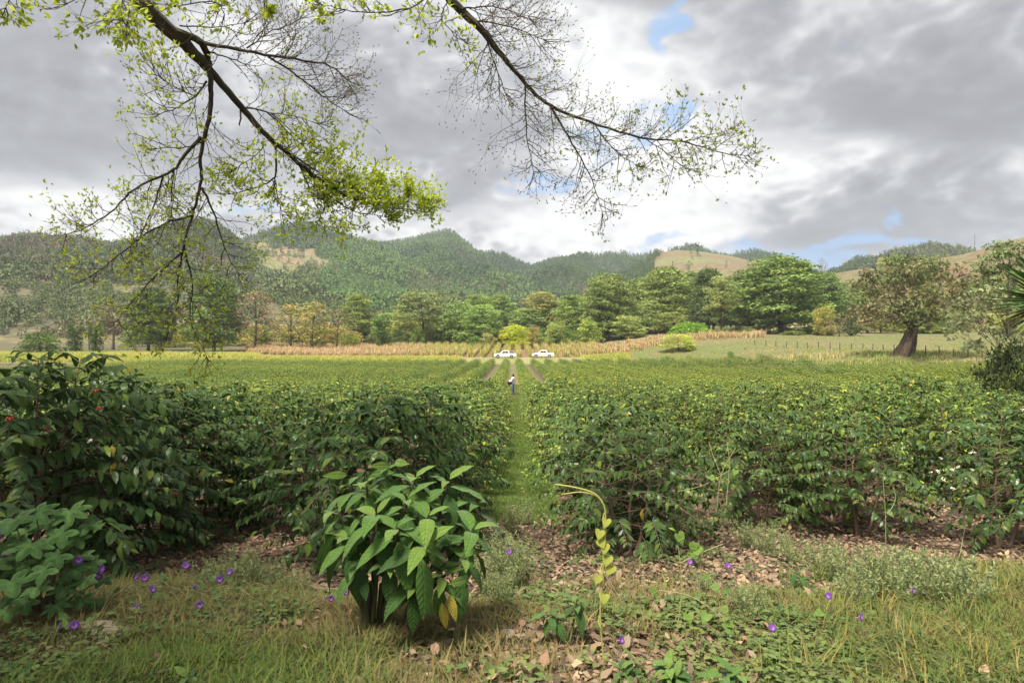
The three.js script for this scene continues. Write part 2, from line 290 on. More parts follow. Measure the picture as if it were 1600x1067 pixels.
{
  const pos = [], col = [], uv = [], idx = [], { NP, ND, p0, p1 } = hillTab;
  hillTab.y = new Float32Array((NP + 1) * (ND + 1)); hillTab.k = new Int8Array((NP + 1) * (ND + 1)); hillTab.hid = new Float32Array((NP + 1) * (ND + 1));
  for (let j = 0; j <= ND; j++) for (let i = 0; i <= NP; i++) {
    const px = lerp(p0, p1, i / NP), d = 215 * Math.pow(1900 / 215, j / ND), [y, k] = hill(px, d), py = HY - (y - EYE) / d * F, x = XP(px, d), at = j * (NP + 1) + i;
    hillTab.y[at] = y; hillTab.k[at] = k; hillTab.hid[at] = Math.max(j ? hillTab.hid[at - NP - 1] : -1, (y - EYE) / d);
    pos.push(x, y, -d); uv.push(x / 40, d / 40);
    const n = fbm(x * 0.02, d * 0.02, 0, 4), o = k < 0 ? 0 : openness(px, py, k, d);
    const field = k === 0 ? mixc([0.20, 0.145, 0.09], [0.17, 0.165, 0.075], smooth(0.4, 0.6, n)) : k === 7 ? mixc([0.23, 0.145, 0.075], [0.21, 0.18, 0.075], smooth(0.4, 0.6, n)) : k === 4 ? mixc([0.24, 0.18, 0.09], [0.22, 0.235, 0.09], smooth(0.42, 0.6, n) * smooth(380, 400, py + 6)) : mixc([0.31, 0.225, 0.13], [0.21, 0.235, 0.085], smooth(0.45, 0.65, n));
    col.push(...mixc(mixc([0.08, 0.10, 0.04], [0.16, 0.13, 0.075], smooth(0.4, 0.7, n)), field, o));
  }
  for (let j = 0; j < ND; j++) for (let i = 0; i < NP; i++) { const a = j * (NP + 1) + i, b = a + NP + 1; idx.push(a, a + 1, b, a + 1, b + 1, b); }
  const g = new THREE.BufferGeometry(); g.setAttribute('position', new THREE.Float32BufferAttribute(pos, 3)); g.setAttribute('color', new THREE.Float32BufferAttribute(col, 3)); g.setAttribute('uv', new THREE.Float32BufferAttribute(uv, 2)); g.setIndex(idx); g.computeVertexNormals();
  structure('hills', g, S({ name: 'hill_ground', vertexColors: true, map: grain, roughness: 1 }));
}

// height, ridge number and the steepest sight line so far, from the table that the hills are drawn with
function hillLook(px, d) {
  const { NP, ND, p0, p1 } = hillTab, i = clamp((px - p0) / (p1 - p0) * NP, 0, NP - 1e-3), j = clamp(Math.log(d / 215) / Math.log(1900 / 215) * ND, 0, ND - 1e-3), a = Math.floor(i), b = Math.floor(j), u = i - a, v = j - b, at = b * (NP + 1) + a;
  const y = lerp(lerp(hillTab.y[at], hillTab.y[at + 1], u), lerp(hillTab.y[at + NP + 1], hillTab.y[at + NP + 2], u), v);
  return [y, hillTab.k[at + (v > 0.5 ? NP + 1 : 0)], Math.min(hillTab.hid[at], hillTab.hid[at + 1])];
}

// ---------------------------------------------------------------- trees: trunk, limbs, clumps of small leaves
const sprayT = (() => { const T = { p: [], n: [], u: [], i: [] }; for (const [a, l] of [[-0.9, 0.75], [0, 1], [0.9, 0.75]]) { const b = T.p.length / 3, c = Math.cos(a), s = Math.sin(a), q = 0.2; T.p.push(0, 0, 0, c * l * 0.5 - s * q, 0.05, s * l * 0.5 + c * q, c * l, -0.12, s * l, c * l * 0.5 + s * q, 0.05, s * l * 0.5 - c * q); for (let k = 0; k < 4; k++) { T.n.push(0, 1, 0); T.u.push(0, 0); } T.i.push(b, b + 1, b + 2, b, b + 2, b + 3); } return T; })();
function treeParts(seed, o) {
  const rng = RNG(seed), wood = new MB(), crown = new MB(), H = o.H, lean = o.lean ?? 0.03, top = V((rng() - 0.5) * 2 * lean * H, H, (rng() - 0.5) * 2 * lean * H);
  const axis = (t) => V(top.x * t * t + Math.sin(t * 5 + seed) * 0.008 * H, t * H, top.z * t * t + Math.cos(t * 4 + seed) * 0.008 * H);
  const tp = [], tr = []; for (let k = 0; k <= 9; k++) { const t = k / 9 * (o.trunkTop ?? 0.93); tp.push(axis(t)); tr.push(o.r * (1 - t * 0.88) * (k === 0 ? 1.5 : k === 1 ? 1.05 : 1)); }
  wood.tube(tp, tr, jit(o.bark, rng, 0.1), 7);
  for (let k = 0; k < o.puffs; k++) {
    const t = o.base + (1 - o.base) * (o.even ? (k + rng()) / o.puffs : rng()), a = k * 2.4 + rng() * 1.3, R = o.prof((t - o.base) / (1 - o.base)) * (0.75 + 0.4 * rng()), rr = R * Math.sqrt(lerp(o.inner ?? 0.25, 1, rng()));
    const c = axis(t).add(V(Math.cos(a) * rr, (rng() - 0.5) * 0.05 * H, Math.sin(a) * rr)), pr = o.pr * (0.7 + 0.6 * rng()), start = axis(Math.max(o.first ?? 0.12, t - 0.10 - 0.5 * rr / H * (o.rise ?? 1)));
    const mid = start.clone().lerp(c, 0.55).add(V(0, -0.012 * H * (o.sag ?? 1), 0));
    if (rng() < (o.limbs ?? 0.8)) wood.tube([start, mid, c], [o.r * 0.22, o.r * 0.14, o.r * 0.05], jit(o.bark, rng, 0.15), 4, false);
    const tone = jit(o.cols[Math.floor(rng() * o.cols.length)], rng, o.puffVar ?? 0.2);
    for (let q = 0; q < o.q; q++) {
      const d = rnddir(rng); if (d.y < -0.35 && rng() < 0.7) d.y = -d.y * 0.6;
      const s = pr * (0.62 + 0.48 * rng()), p = c.clone().add(V(d.x * s, d.y * s * (o.flat ?? 0.7), d.z * s)), nrm = d.clone().add(rnddir(rng).multiplyScalar(0.75)).normalize();
      const dirr = rnddir(rng).add(V(0, o.hang ?? 0, 0)).addScaledVector(d, 0.5);
      crown.add(sprayT, basis(p, dirr, nrm, o.qs * (0.6 + 0.8 * rng())), jit(tone, rng, 0.22));
    }
    if (o.twigs) for (let q = 0; q < o.twigs; q++) { const d = rnddir(rng).multiplyScalar(pr * 0.95); d.y *= 0.7; const e = c.clone().add(d); wood.tube([c.clone().lerp(start, 0.15), c.clone().addScaledVector(d, 0.5).add(V(0, 0.05 * pr, 0)), e], [o.r * 0.05, o.r * 0.035, o.r * 0.015], jit(o.bark, rng, 0.2), 3, false); }
  }
  return { trunk: wood.geo(), crown: crown.geo() };
}
const dome = (R, low = 0.5) => (t) => R * Math.pow(Math.max(0, 1 - Math.pow(Math.abs(t - 0.35) / (t > 0.35 ? 0.68 : 0.35 / (1 - low)), 2.2)), 0.55);
const kinds = {
  pine: { H: 25, base: 0.30, prof: dome(5.6, 0.55), puffs: 80, pr: 1.95, flat: 0.55, q: 99, qs: 0.48, r: 0.36, bark: [0.10, 0.072, 0.055], cols: [[0.252, 0.326, 0.095], [0.297, 0.378, 0.112], [0.207, 0.287, 0.091]], even: true, inner: 0.3 },
  dark_pine: { H: 25, base: 0.16, prof: dome(6.6, 0.75), puffs: 118, pr: 2.1, flat: 0.55, q: 99, qs: 0.48, r: 0.40, bark: [0.09, 0.065, 0.05], cols: [[0.178, 0.243, 0.074], [0.223, 0.295, 0.084], [0.153, 0.206, 0.068]], even: true, inner: 0.35 },
  tall_pine: { H: 25, base: 0.46, prof: dome(5.6, 0.5), puffs: 44, pr: 1.9, flat: 0.55, q: 106, qs: 0.48, r: 0.34, bark: [0.12, 0.085, 0.065], cols: [[0.251, 0.293, 0.105], [0.286, 0.326, 0.115], [0.206, 0.259, 0.094]], even: true, inner: 0.25 },
  green: { H: 18, base: 0.10, prof: dome(5.2, 0.8), puffs: 58, pr: 1.8, flat: 0.7, q: 106, qs: 0.43, r: 0.30, bark: [0.10, 0.08, 0.06], cols: [[0.272, 0.329, 0.094], [0.319, 0.391, 0.112]], even: true, inner: 0.4 },
  light: { H: 16, base: 0.12, prof: dome(4.8, 0.7), puffs: 46, pr: 1.6, flat: 0.75, q: 96, qs: 0.39, r: 0.26, bark: [0.14, 0.11, 0.08], cols: [[0.420, 0.454, 0.113], [0.500, 0.500, 0.131], [0.367, 0.409, 0.104]], even: true, inner: 0.3 },
  olive: { H: 16, base: 0.22, prof: dome(4.8, 0.6), puffs: 40, pr: 1.5, flat: 0.75, q: 44, qs: 0.45, r: 0.28, bark: [0.11, 0.085, 0.06], cols: [[0.357, 0.328, 0.114], [0.425, 0.347, 0.124], [0.291, 0.286, 0.095]], even: true, twigs: 4, inner: 0.25 },
  dry: { H: 18, base: 0.30, prof: dome(5.2, 0.5), puffs: 34, pr: 1.6, flat: 0.8, q: 30, qs: 0.42, r: 0.32, bark: [0.12, 0.085, 0.06], cols: [[0.367, 0.275, 0.164], [0.334, 0.230, 0.137], [0.309, 0.252, 0.146]], even: true, twigs: 8, rise: 1.3 },
  bare: { H: 16, base: 0.3, prof: dome(4.6, 0.5), puffs: 34, pr: 1.7, flat: 0.8, q: 7, qs: 0.4, r: 0.26, bark: [0.20, 0.155, 0.115], cols: [[0.402, 0.278, 0.157]], even: true, twigs: 14, rise: 1.4 },
  column: { H: 9, base: 0.06, prof: (t) => 1.5 * (0.7 + 0.5 * t) * (t > 0.85 ? 1.1 : 1), puffs: 32, pr: 0.95, flat: 0.9, q: 70, qs: 0.32, r: 0.3, bark: [0.09, 0.07, 0.05], cols: [[0.078, 0.141, 0.038], [0.105, 0.170, 0.046]], even: true, inner: 0.5 },
  bush: { H: 6, base: 0.05, prof: dome(3.0, 0.9), puffs: 30, pr: 1.15, flat: 0.8, q: 99, qs: 0.28, r: 0.16, bark: [0.09, 0.07, 0.05], cols: [[0.197, 0.284, 0.055], [0.249, 0.341, 0.070], [0.158, 0.227, 0.052]], even: true, inner: 0.4 },
};
const treeCache = {};
function proto(kind, variant) {
  const key = kind + variant;
  if (!treeCache[key]) { let s = 7 + variant * 101; for (const c of kind) s = (s * 31 + c.charCodeAt(0)) % 100003; const g = treeParts(s, kinds[kind]); treeCache[key] = g; }
  return treeCache[key];
}
const tints = {};
function leafMat(tint) { const k = tint.join(); if (!tints[k]) { tints[k] = M.soft.clone(); tints[k].name = 'tree_leaf'; tints[k].transmission = 0.3; tints[k].color.setRGB(...tint); } return tints[k]; }
// px: middle, top: pixel of the top, d: depth, wide: width in pixels
function tree(kind, variant, px, top, d, wide, label, name, category, group, tint = [1, 1, 1]) {
  const k = kinds[kind], x = XP(px, d), y = yAt(x, d) - 0.15, h = (EYE + (HY - top) / F * d - y) * 1.05, g = proto(kind, variant);
  g.crown.boundingBox ?? g.crown.computeBoundingBox();
  wide *= 1.18; const bb = g.crown.boundingBox, w0 = (bb.max.x - bb.min.x + bb.max.z - bb.min.z) / 2, sy = h / bb.max.y, sx = wide / F * d / w0;
  const o = thing(name, label, category, [x, y, -d], (px * 1.7 + variant) % 6.28, group);
  o.scale.set(sx, sy, sx);
  part('trunk', g.trunk, M.wood, o); part('crown', g.crown, leafMat(tint), o);
  return o;
}
// ---------------------------------------------------------------- woods on the hills (nobody could count them)
function instanced(name, geo, mat, list, parent = scene) {       // list of [matrix, colour]
  const o = new THREE.InstancedMesh(geo, mat, list.length), c = new THREE.Color();
  list.forEach(([m, k], i) => { o.setMatrixAt(i, m); o.setColorAt(i, c.setRGB(...k)); });
  o.name = parent === scene ? numbered(name) : name; o.castShadow = o.receiveShadow = true; parent.add(o); return stuff(o);
}
const place = (x, y, z, turn, sx, sy = sx) => new THREE.Matrix4().makeRotationY(turn).scale(V(sx, sy, sx)).setPosition(x, y, z);
{
  const white = [[1, 1, 1], [0.8, 0.82, 0.8]], rng = RNG(4242);
  const con = [0, 1].map((s) => treeParts(50 + s, { H: 10, base: 0.12, prof: (t) => 2.3 * (1 - t) + 0.15, puffs: 11, pr: 0.9, flat: 0.6, q: 6, qs: 0.95, r: 0.16, bark: [0.5, 0.5, 0.5], cols: white, even: true, inner: 0.3, limbs: 0 }));
  const rou = [0, 1].map((s) => treeParts(80 + s, { H: 8, base: 0.12, prof: dome(2.9, 0.7), puffs: 11, pr: 1.3, flat: 0.75, q: 7, qs: 1.05, r: 0.2, bark: [0.7, 0.6, 0.5], cols: white, even: true, inner: 0.4, limbs: 0.3 }));
  const geos = [...con, ...rou].map((g) => mergeGeometries([g.trunk, g.crown]));
  const lists = [[], [], [], []];
  for (let n = 0; n < 150000; n++) {
    const px = lerp(-60, 1660, rng()), d = 232 * Math.pow(1720 / 232, Math.pow(rng(), 0.8)), [y, k, hid] = hillLook(px, d), r1 = rng(), r2 = 0.45 * rng() + 0.55 * fbm(px * 0.05, d * 0.012 + 33, 0, 2), r3 = rng(), r4 = rng();
    if (k < 0 || y < -2.5 || d > ridges[k].Dc + 40) continue;
    const py = HY - (y - EYE) / d * F, x = XP(px, d);
    if ((y + 11 - EYE) / d < hid) continue;
    const open = openness(px, py, k, d), clump = fbm(x * 0.012 + 50, d * 0.012, 0, 3);
    if (d < 470 && k !== 7 && r1 > 0.42 * d / 470) continue;
    if (k === 7) { const low = smooth(418, 450, py + (clump - 0.5) * 60); if (r1 > 0.35 * low * smooth(0.44, 0.58, clump)) continue; }
    else if (k === 4 && open > 0.5) { if (r1 > 0.006 + 0.6 * smooth(425, 440, py) * smooth(0.45, 0.6, clump)) continue; }
    else if (r1 < open * 0.97) continue;
    let conifer = 0.8, col;
    const patch = fbm(x * 0.006 + 7, d * 0.005, 0, 3), pale = r3 < 0.05;
    if (k === 0) { conifer = 0.45 * smooth(470, 385, py); const brown = smooth(0.42, 0.56, patch) * 0.85;
      col = r4 < brown ? mixc([0.235, 0.171, 0.107], [0.163, 0.146, 0.074], r2) : mixc([0.078, 0.111, 0.045], [0.156, 0.189, 0.067], r2); if (pale) col = mixc([0.375, 0.385, 0.194], [0.266, 0.312, 0.133], r2); }
    else if (k === 1) { conifer = py < 385 ? 0.75 : 0.25; col = mixc([0.070, 0.123, 0.041], [0.172, 0.221, 0.067], smooth(365, 440, py) * 0.7 + r2 * 0.4 - 0.1); if (pale && py > 400) col = [0.313, 0.327, 0.149]; if (px > 500 && px < 640 && py > 390) { conifer = 0.7; col = mixc([0.109, 0.196, 0.053], [0.172, 0.269, 0.074], r2); } }
    else if (k === 2) { const paintedSun = smooth(0.48, 0.62, patch); conifer = py > 440 ? 0.35 : 0.92; col = mixc([0.066, 0.118, 0.041], [0.133, 0.221, 0.063], paintedSun * 0.8 + r2 * 0.25); if (py > 440 && r4 < 0.5) col = mixc([0.172, 0.164, 0.083], [0.266, 0.254, 0.119], r2); }  // sunlit patches of the slope are put into the tree colours
    else if (k === 3) { conifer = 0.88; col = mixc([0.066, 0.118, 0.041], [0.133, 0.204, 0.059], r2 * 0.5 + 0.5 * smooth(0.5, 0.62, patch)); if (r4 < 0.07) col = [0.204, 0.171, 0.097]; }
    else if (k === 6) { conifer = 0.5; col = mixc([0.070, 0.114, 0.045], [0.204, 0.212, 0.083], r2 * smooth(1300, 1450, px)); }
    else if (k === 7) { conifer = 0.05; col = mixc([0.156, 0.189, 0.067], [0.329, 0.327, 0.149], r2); }
    else { conifer = 0.75; col = mixc([0.066, 0.114, 0.045], [0.109, 0.164, 0.053], r2); }
    const isC = rng() < conifer, s = (isC ? 0.75 + 0.55 * r4 : 0.6 + 0.6 * r4) * (k === 7 ? 0.45 : k === 4 && px < 1045 ? 0.55 : k === 0 ? 0.85 : 1) * (pale ? 0.8 : 1) * lerp(0.65, 1.35, smooth(0.35, 0.65, fbm(x * 0.02 + 90, d * 0.018, 0, 2))), t = (isC ? 0 : 2) + (rng() < 0.5 ? 1 : 0);
    lists[t].push([place(x, y - 0.4, -d, rng() * 6.28, s * (0.85 + 0.3 * rng()), s * (isC ? 1.12 : 1)), col]);
  }
  lists.forEach((l, i) => { const o = instanced(i < 2 ? 'pine_forest' : 'broadleaf_forest', geos[i], M.dull, l); tag(o, ['narrow dark pines massed over the mountain ridges', 'narrow dark pines mixed in among the mountain woods', 'rounded scrub trees massed over the mountain slopes', 'rounded scrub trees mixed in among the mountain woods'][i], 'forest'); o.userData.kind = 'stuff'; });
  console.log('forest', lists.map((l) => l.length).join(' '));
}

// ---------------------------------------------------------------- trees that can be told apart, left to right
const wood = 'trees between the fields and the hills';
tree('bush', 0, 62, 519, 168, 62, 'dark green bushy tree standing alone at the far left edge of the field', 'bushy_tree', 'tree', null, [0.55, 0.62, 0.6]);
tree('column', 0, 116, 506, 172, 27, 'left one of two dark vine covered tree columns at the left field edge', 'vine_column', 'tree');
tree('column', 1, 149, 505, 172, 24, 'right one of two dark vine covered tree columns at the left field edge', 'vine_column', 'tree');
tree('bare', 0, 176, 474, 200, 78, 'pale bare brown tree behind the two vine covered columns', 'bare_tree', 'tree');
tree('bare', 1, 138, 500, 205, 40, 'small bare brown tree between the two vine covered columns', 'bare_tree', 'tree');
tree('dark_pine', 1, 232, 452, 190, 82, 'dark heavy pine at the left field edge behind the hanging bough', 'dark_pine', 'tree', null, [0.62, 0.66, 0.7]);
tree('dark_pine', 0, 334, 436, 190, 88, 'tall deep green pine right behind the tip of the hanging bough', 'dark_pine', 'tree', null, [0.85, 0.9, 0.85]);
tree('dry', 0, 398, 457, 205, 76, 'tall tree with rusty orange dry crown beside the deep green pine', 'dry_tree', 'tree');
tree('olive', 0, 453, 476, 205, 60, 'olive grey tree right of the rusty orange tree', 'olive_tree', 'tree');
tree('olive', 1, 488, 473, 200, 58, 'yellowish olive tree with spreading limbs left of the reddish bare tree', 'olive_tree', 'tree', null, [1.02, 1.05, 0.9]);
tree('bare', 1, 527, 481, 205, 58, 'reddish bare topped tree with a flat crown left of the stand', 'bare_tree', 'tree', null, [1.0, 0.88, 0.85]);
tree('pine', 0, 556, 460, 235, 52, 'slim green pine above the dry corn left of the stand', 'pine_tree', 'tree', null, [1.1, 1.05, 0.9]);
tree('column', 0, 597, 494, 215, 32, 'small dark tree wrapped in vines above the dry corn', 'vine_tree', 'tree', null, [1.1, 1.1, 0.8]);
tree('tall_pine', 0, 661, 457, 235, 84, 'tall olive pine with a bare straight trunk above the dry corn', 'pine_tree', 'tree');
tree('green', 0, 630, 484, 260, 60, 'low green tree behind the tall olive pine', 'green_tree', 'tree', null, [1.1, 1, 0.8]);
tree('green', 1, 716, 472, 235, 62, 'deep green rounded tree right of the tall olive pine', 'green_tree', 'tree', null, [0.78, 0.92, 0.85]);
tree('pine', 1, 752, 478, 228, 62, 'light green sloping tree left of the bright yellow tree', 'pine_tree', 'tree', null, [1.2, 1.3, 1.15]);
tree('pine', 2, 745, 462, 290, 52, 'pine top showing behind the light green sloping tree', 'pine_tree', 'tree', null, [1.1, 1.15, 1]);
tree('pine', 0, 783, 460, 285, 50, 'rounded pine above the bright yellow tree', 'pine_tree', 'tree', null, [1.1, 1.15, 0.95]);
tree('light', 0, 806, 508, 215, 46, 'bright yellow green small tree above the left pickup', 'yellow_tree', 'tree', null, [1.35, 1.35, 0.35]);
tree('light', 1, 763, 520, 210, 26, 'pale grey green shrub left of the bright yellow tree', 'pale_shrub', 'shrub', null, [1.0, 0.95, 1.2]);
tree('bush', 1, 742, 524, 212, 26, 'dark green shrub left of the pale grey shrub', 'dark_shrub', 'shrub', null, [0.8, 0.85, 0.9]);
tree('olive', 2, 832, 510, 222, 28, 'brownish small tree right of the bright yellow tree', 'olive_tree', 'tree', null, [1.1, 0.95, 0.8]);
tree('pine', 1, 850, 459, 270, 74, 'yellowish brown crowned tree left of the dense stand', 'pine_tree', 'tree', null, [1.3, 1.0, 1.05]);
tree('pine', 2, 893, 463, 250, 58, 'green pine at the left end of the dense stand', 'pine_tree', 'tree', null, [1.05, 1.1, 0.9]);
tree('dark_pine', 2, 952, 429, 232, 84, 'big pine with dark trunks at the left of the dense stand', 'pine_tree', 'tree', null, [1.35, 1.25, 1.2]);
tree('tall_pine', 1, 938, 440, 226, 50, 'slim pine with two bare dark trunks before the big pine', 'pine_tree', 'tree', null, [0.9, 1, 0.8]);
tree('pine', 0, 998, 436, 262, 62, 'pine between two big pines in the dense stand', 'pine_tree', 'tree');
tree('dark_pine', 1, 1037, 420, 240, 96, 'broad tall pine in the middle of the dense stand', 'pine_tree', 'tree', null, [1.4, 1.3, 1.15]);
tree('pine', 2, 1078, 428, 270, 64, 'pine crown behind the broad tall pine', 'pine_tree', 'tree', null, [1.0, 1.0, 1.0]);
tree('light', 1, 922, 500, 222, 44, 'light green low tree at the foot of the big pine', 'light_tree', 'tree', null, [0.85, 1.0, 0.8]);
tree('light', 2, 870, 506, 226, 40, 'light green low tree at the left foot of the dense stand', 'light_tree', 'tree', null, [0.75, 0.85, 0.8]);
tree('green', 2, 982, 494, 222, 56, 'mid green low tree in front of the dense stand', 'green_tree', 'tree', null, [1.3, 1.25, 1.2]);
tree('green', 0, 1050, 488, 224, 56, 'dusky green low tree in front of the broad tall pine', 'green_tree', 'tree', null, [0.95, 0.9, 0.9]);
tree('green', 1, 1014, 470, 232, 56, 'grey green tree under the broad tall pine', 'green_tree', 'tree', null, [1.1, 1.1, 1.15]);
tree('dark_pine', 0, 1106, 423, 212, 66, 'dark pine left of the yellow topped tree', 'dark_pine', 'tree', null, [0.75, 0.75, 0.8]);
tree('tall_pine', 2, 1128, 434, 186, 52, 'slim tree with tufted yellowish crown and twin bare trunks', 'tufted_tree', 'tree', null, [1.35, 1.3, 1.25]);
tree('bush', 2, 1080, 503, 190, 56, 'bright green shrub at the foot of the tufted yellowish tree', 'bright_shrub', 'shrub', null, [1.25, 1.6, 0.7]);
tree('dark_pine', 2, 1222, 402, 205, 142, 'widest rounded pine of the stand, left of the pasture', 'great_pine', 'tree', null, [1.15, 1.2, 1.0]);
tree('dark_pine', 0, 1172, 425, 212, 88, 'rounded pine at the left shoulder of the widest pine', 'pine_tree', 'tree', null, [1.2, 1.2, 1.1]);
tree('dark_pine', 1, 1290, 430, 225, 78, 'deep green pine at the right shoulder of the widest pine', 'pine_tree', 'tree', null, [1.0, 1.1, 1.05]);
tree('light', 0, 1290, 480, 185, 36, 'pale yellowish small tree at the pasture edge under the pines', 'light_tree', 'tree', null, [1.0, 0.85, 0.75]);
tree('bare', 2, 1312, 492, 180, 40, 'grey brown twiggy tree at the pasture edge', 'bare_tree', 'tree', null, [0.9, 0.9, 0.9]);
tree('column', 1, 1330, 466, 185, 34, 'dark vine hung tree left of the gnarled tree', 'vine_tree', 'tree');
tree('green', 2, 1357, 470, 215, 70, 'dark green tree behind the left side of the gnarled crown', 'green_tree', 'tree', null, [0.75, 0.8, 0.8]);
tree('green', 1, 1440, 478, 220, 84, 'dark green tree behind the right side of the gnarled crown', 'green_tree', 'tree', null, [0.7, 0.72, 0.7]);
tree('green', 0, 1392, 404, 300, 34, 'small green tree on the dry slope above the gnarled crown, left one', 'green_tree', 'tree', null, [1.0, 1.0, 0.9]);
tree('green', 2, 1438, 403, 290, 52, 'dark green tree on the dry slope above the gnarled crown, right one', 'green_tree', 'tree', null, [0.75, 0.8, 0.8]);
tree('light', 1, 1380, 402, 480, 22, 'small light green tree standing alone high on the dry slope', 'light_tree', 'tree');
tree('bare', 0, 1285, 404, 560, 18, 'tiny bare tree against the blue sky left of the dry slope', 'bare_tree', 'tree');
tree('light', 2, 1060, 523, 152, 56, 'small flat topped feathery tree at the far field edge', 'feathery_tree', 'tree', null, [1.15, 1.25, 0.85]);
tree('bush', 0, 1142, 549, 118, 12, 'small round blue green shrub in the grass strip', 'round_shrub', 'shrub', null, [0.7, 0.9, 1.0]);
// the pines that close the gaps of the stand
{
  const rng = RNG(321);
  for (let i = 0; i < 30; i++) { const px = 868 + i * 15.8 + (rng() - 0.5) * 10; tree(i % 3 ? 'pine' : 'dark_pine', i % 3, px, 448 + 22 * rng() + (px < 920 ? 14 : 0) - (px > 980 && px < 1120 ? 12 : 0), 272 + 30 * rng(), 58 + 20 * rng(), 'pine filling the dense stand behind its front trees', 'stand_pine', 'tree', 'pines deep in the dense stand', jit([1.05, 1.0, 1.0], rng, 0.3)); }
  for (let i = 0; i < 16; i++) { const px = 575 + i * 18 + (rng() - 0.5) * 12; tree(i % 2 ? 'green' : 'pine', i % 3, px, 482 + 22 * rng(), 265 + 25 * rng(), 50 + 18 * rng(), 'green tree filling the wood behind the dry corn', 'wood_tree', 'tree', 'trees deep in the wood behind the dry corn', jit([1.1, 1.05, 1.0], rng, 0.3)); }
}
// low growth along the foot of the wood
{
  const rng = RNG(77);
  for (let i = 0; i < 46; i++) {
    const px = 590 + i * 16.2 + (rng() - 0.5) * 9, d = px > 1150 ? 188 + rng() * 20 : 226 + rng() * 22;
    tree(['bush', 'light', 'bush', 'green'][i % 4], i % 3, px, 508 + rng() * 14, d, 24 + rng() * 18, 'low leafy bush in the undergrowth along the foot of the wood', 'undergrowth_bush', 'bush', 'undergrowth bushes along the wood', jit([0.85, 0.85, 0.8], rng, 0.3));
  }
  for (let i = 0; i < 26; i++) {
    const px = 205 + i * 14 + (rng() - 0.5) * 10, d = 212 + rng() * 24;
    tree(['bush', 'olive', 'light'][i % 3], i % 3, px, 506 + rng() * 16, d, 24 + rng() * 18, 'low scrubby bush behind the left part of the dry corn', 'scrub_bush', 'bush', 'scrub bushes behind the corn', jit([1.0, 0.9, 0.75], rng, 0.3));
  }
  for (let i = 0; i < 40; i++) {
    const px = 1345 + rng() * 270, d = 205 + Math.pow(rng(), 1.4) * 120, h = 16 + rng() * 22, y = yAt(XP(px, d), d), base = HY - (y - EYE) / d * F;
    tree(['light', 'bush', 'olive', 'light'][i % 4], i % 3, px, base - h, d, 26 + rng() * 24, 'pale grey green bush on the lower slope behind the pasture', 'slope_bush', 'bush', 'bushes on the slope behind the pasture', jit([0.95, 0.95, 0.95], rng, 0.25));
  }
}
// the gnarled old tree in the pasture
{
  const d = 96, x = XP(1413, d), y = ground(x, d), k = { H: 13.2, base: 0.34, first: 0.36, prof: dome(8.4, 0.92), puffs: 100, pr: 1.45, flat: 0.8, q: 78, qs: 0.36, r: 0.26, bark: [0.15, 0.095, 0.062], cols: [[0.20, 0.215, 0.075], [0.22, 0.195, 0.085], [0.155, 0.19, 0.06], [0.26, 0.22, 0.11], [0.18, 0.21, 0.07]], even: true, twigs: 7, inner: 0.12, rise: 1.7, limbs: 1, puffVar: 0.3, lean: 0 };
  const o = thing('gnarled_tree', 'old gnarled tree with a thick leaning trunk and brownish crown beside the fence', 'tree', [x, y - 0.2, -d]);
  const g = treeParts(909, k), rng = RNG(12), t = new MB();
  // fluted leaning trunk that divides into limbs
  const N = 16, side = 36;
  for (let j = 0; j <= N; j++) { const s = j / N, cx = -0.3 + 2.4 * s - 0.6 * s * s, hh = 5.0 * s, R = 0.5 * Math.pow(1 - s, 1.8) + 0.70 - 0.12 * s; for (let q = 0; q <= side; q++) { const a = q / side * 6.2832, fl = 1 + 0.20 * Math.sin(a * 4 + s * 2.4) + 0.12 * Math.sin(a * 9 - s * 3) + 0.05 * (rng() - 0.5) * (q < side ? 1 : 0), rr = R * fl * (1 + 0.10 * (1 - s)); const id = t.v(V(cx + Math.cos(a) * rr, hh, Math.sin(a) * rr), V(Math.cos(a), 0.2, Math.sin(a)).normalize(), jit([0.14, 0.09, 0.062], rng, 0.35), q / side * 3, hh * 0.35); if (j && q) { const w = side + 1; t.i.push(id, id - w, id - 1, id - 1, id - w, id - w - 1); } } }
  const fork = V(1.5, 4.9, 0);
  for (let j = 0; j < 13; j++) { const a = j / 13 * 6.28 + rng() * 0.4, R = 3 + rng() * 3.2, e = V(1.2 + Math.cos(a) * R, 6.6 + rng() * 3.2, Math.sin(a) * R), m = fork.clone().lerp(e, 0.45).add(V(0, -0.5, 0)); t.tube(smoothPts([fork.clone().add(V((rng() - 0.5) * 0.8, -0.5, (rng() - 0.5) * 0.8)), m, e], 4), [0.38, 0.30, 0.25, 0.21, 0.17, 0.13, 0.10, 0.07, 0.04], jit([0.14, 0.09, 0.06], rng, 0.15), 6); }
  part('trunk', t.geo(), M.wood, o); const c = part('crown', g.crown, leafMat([1, 1, 1.05]), o), l = part('limbs', g.trunk, M.wood, o); c.position.set(1.0, 0.0, 0); l.position.set(1.0, 0.0, 0);
}
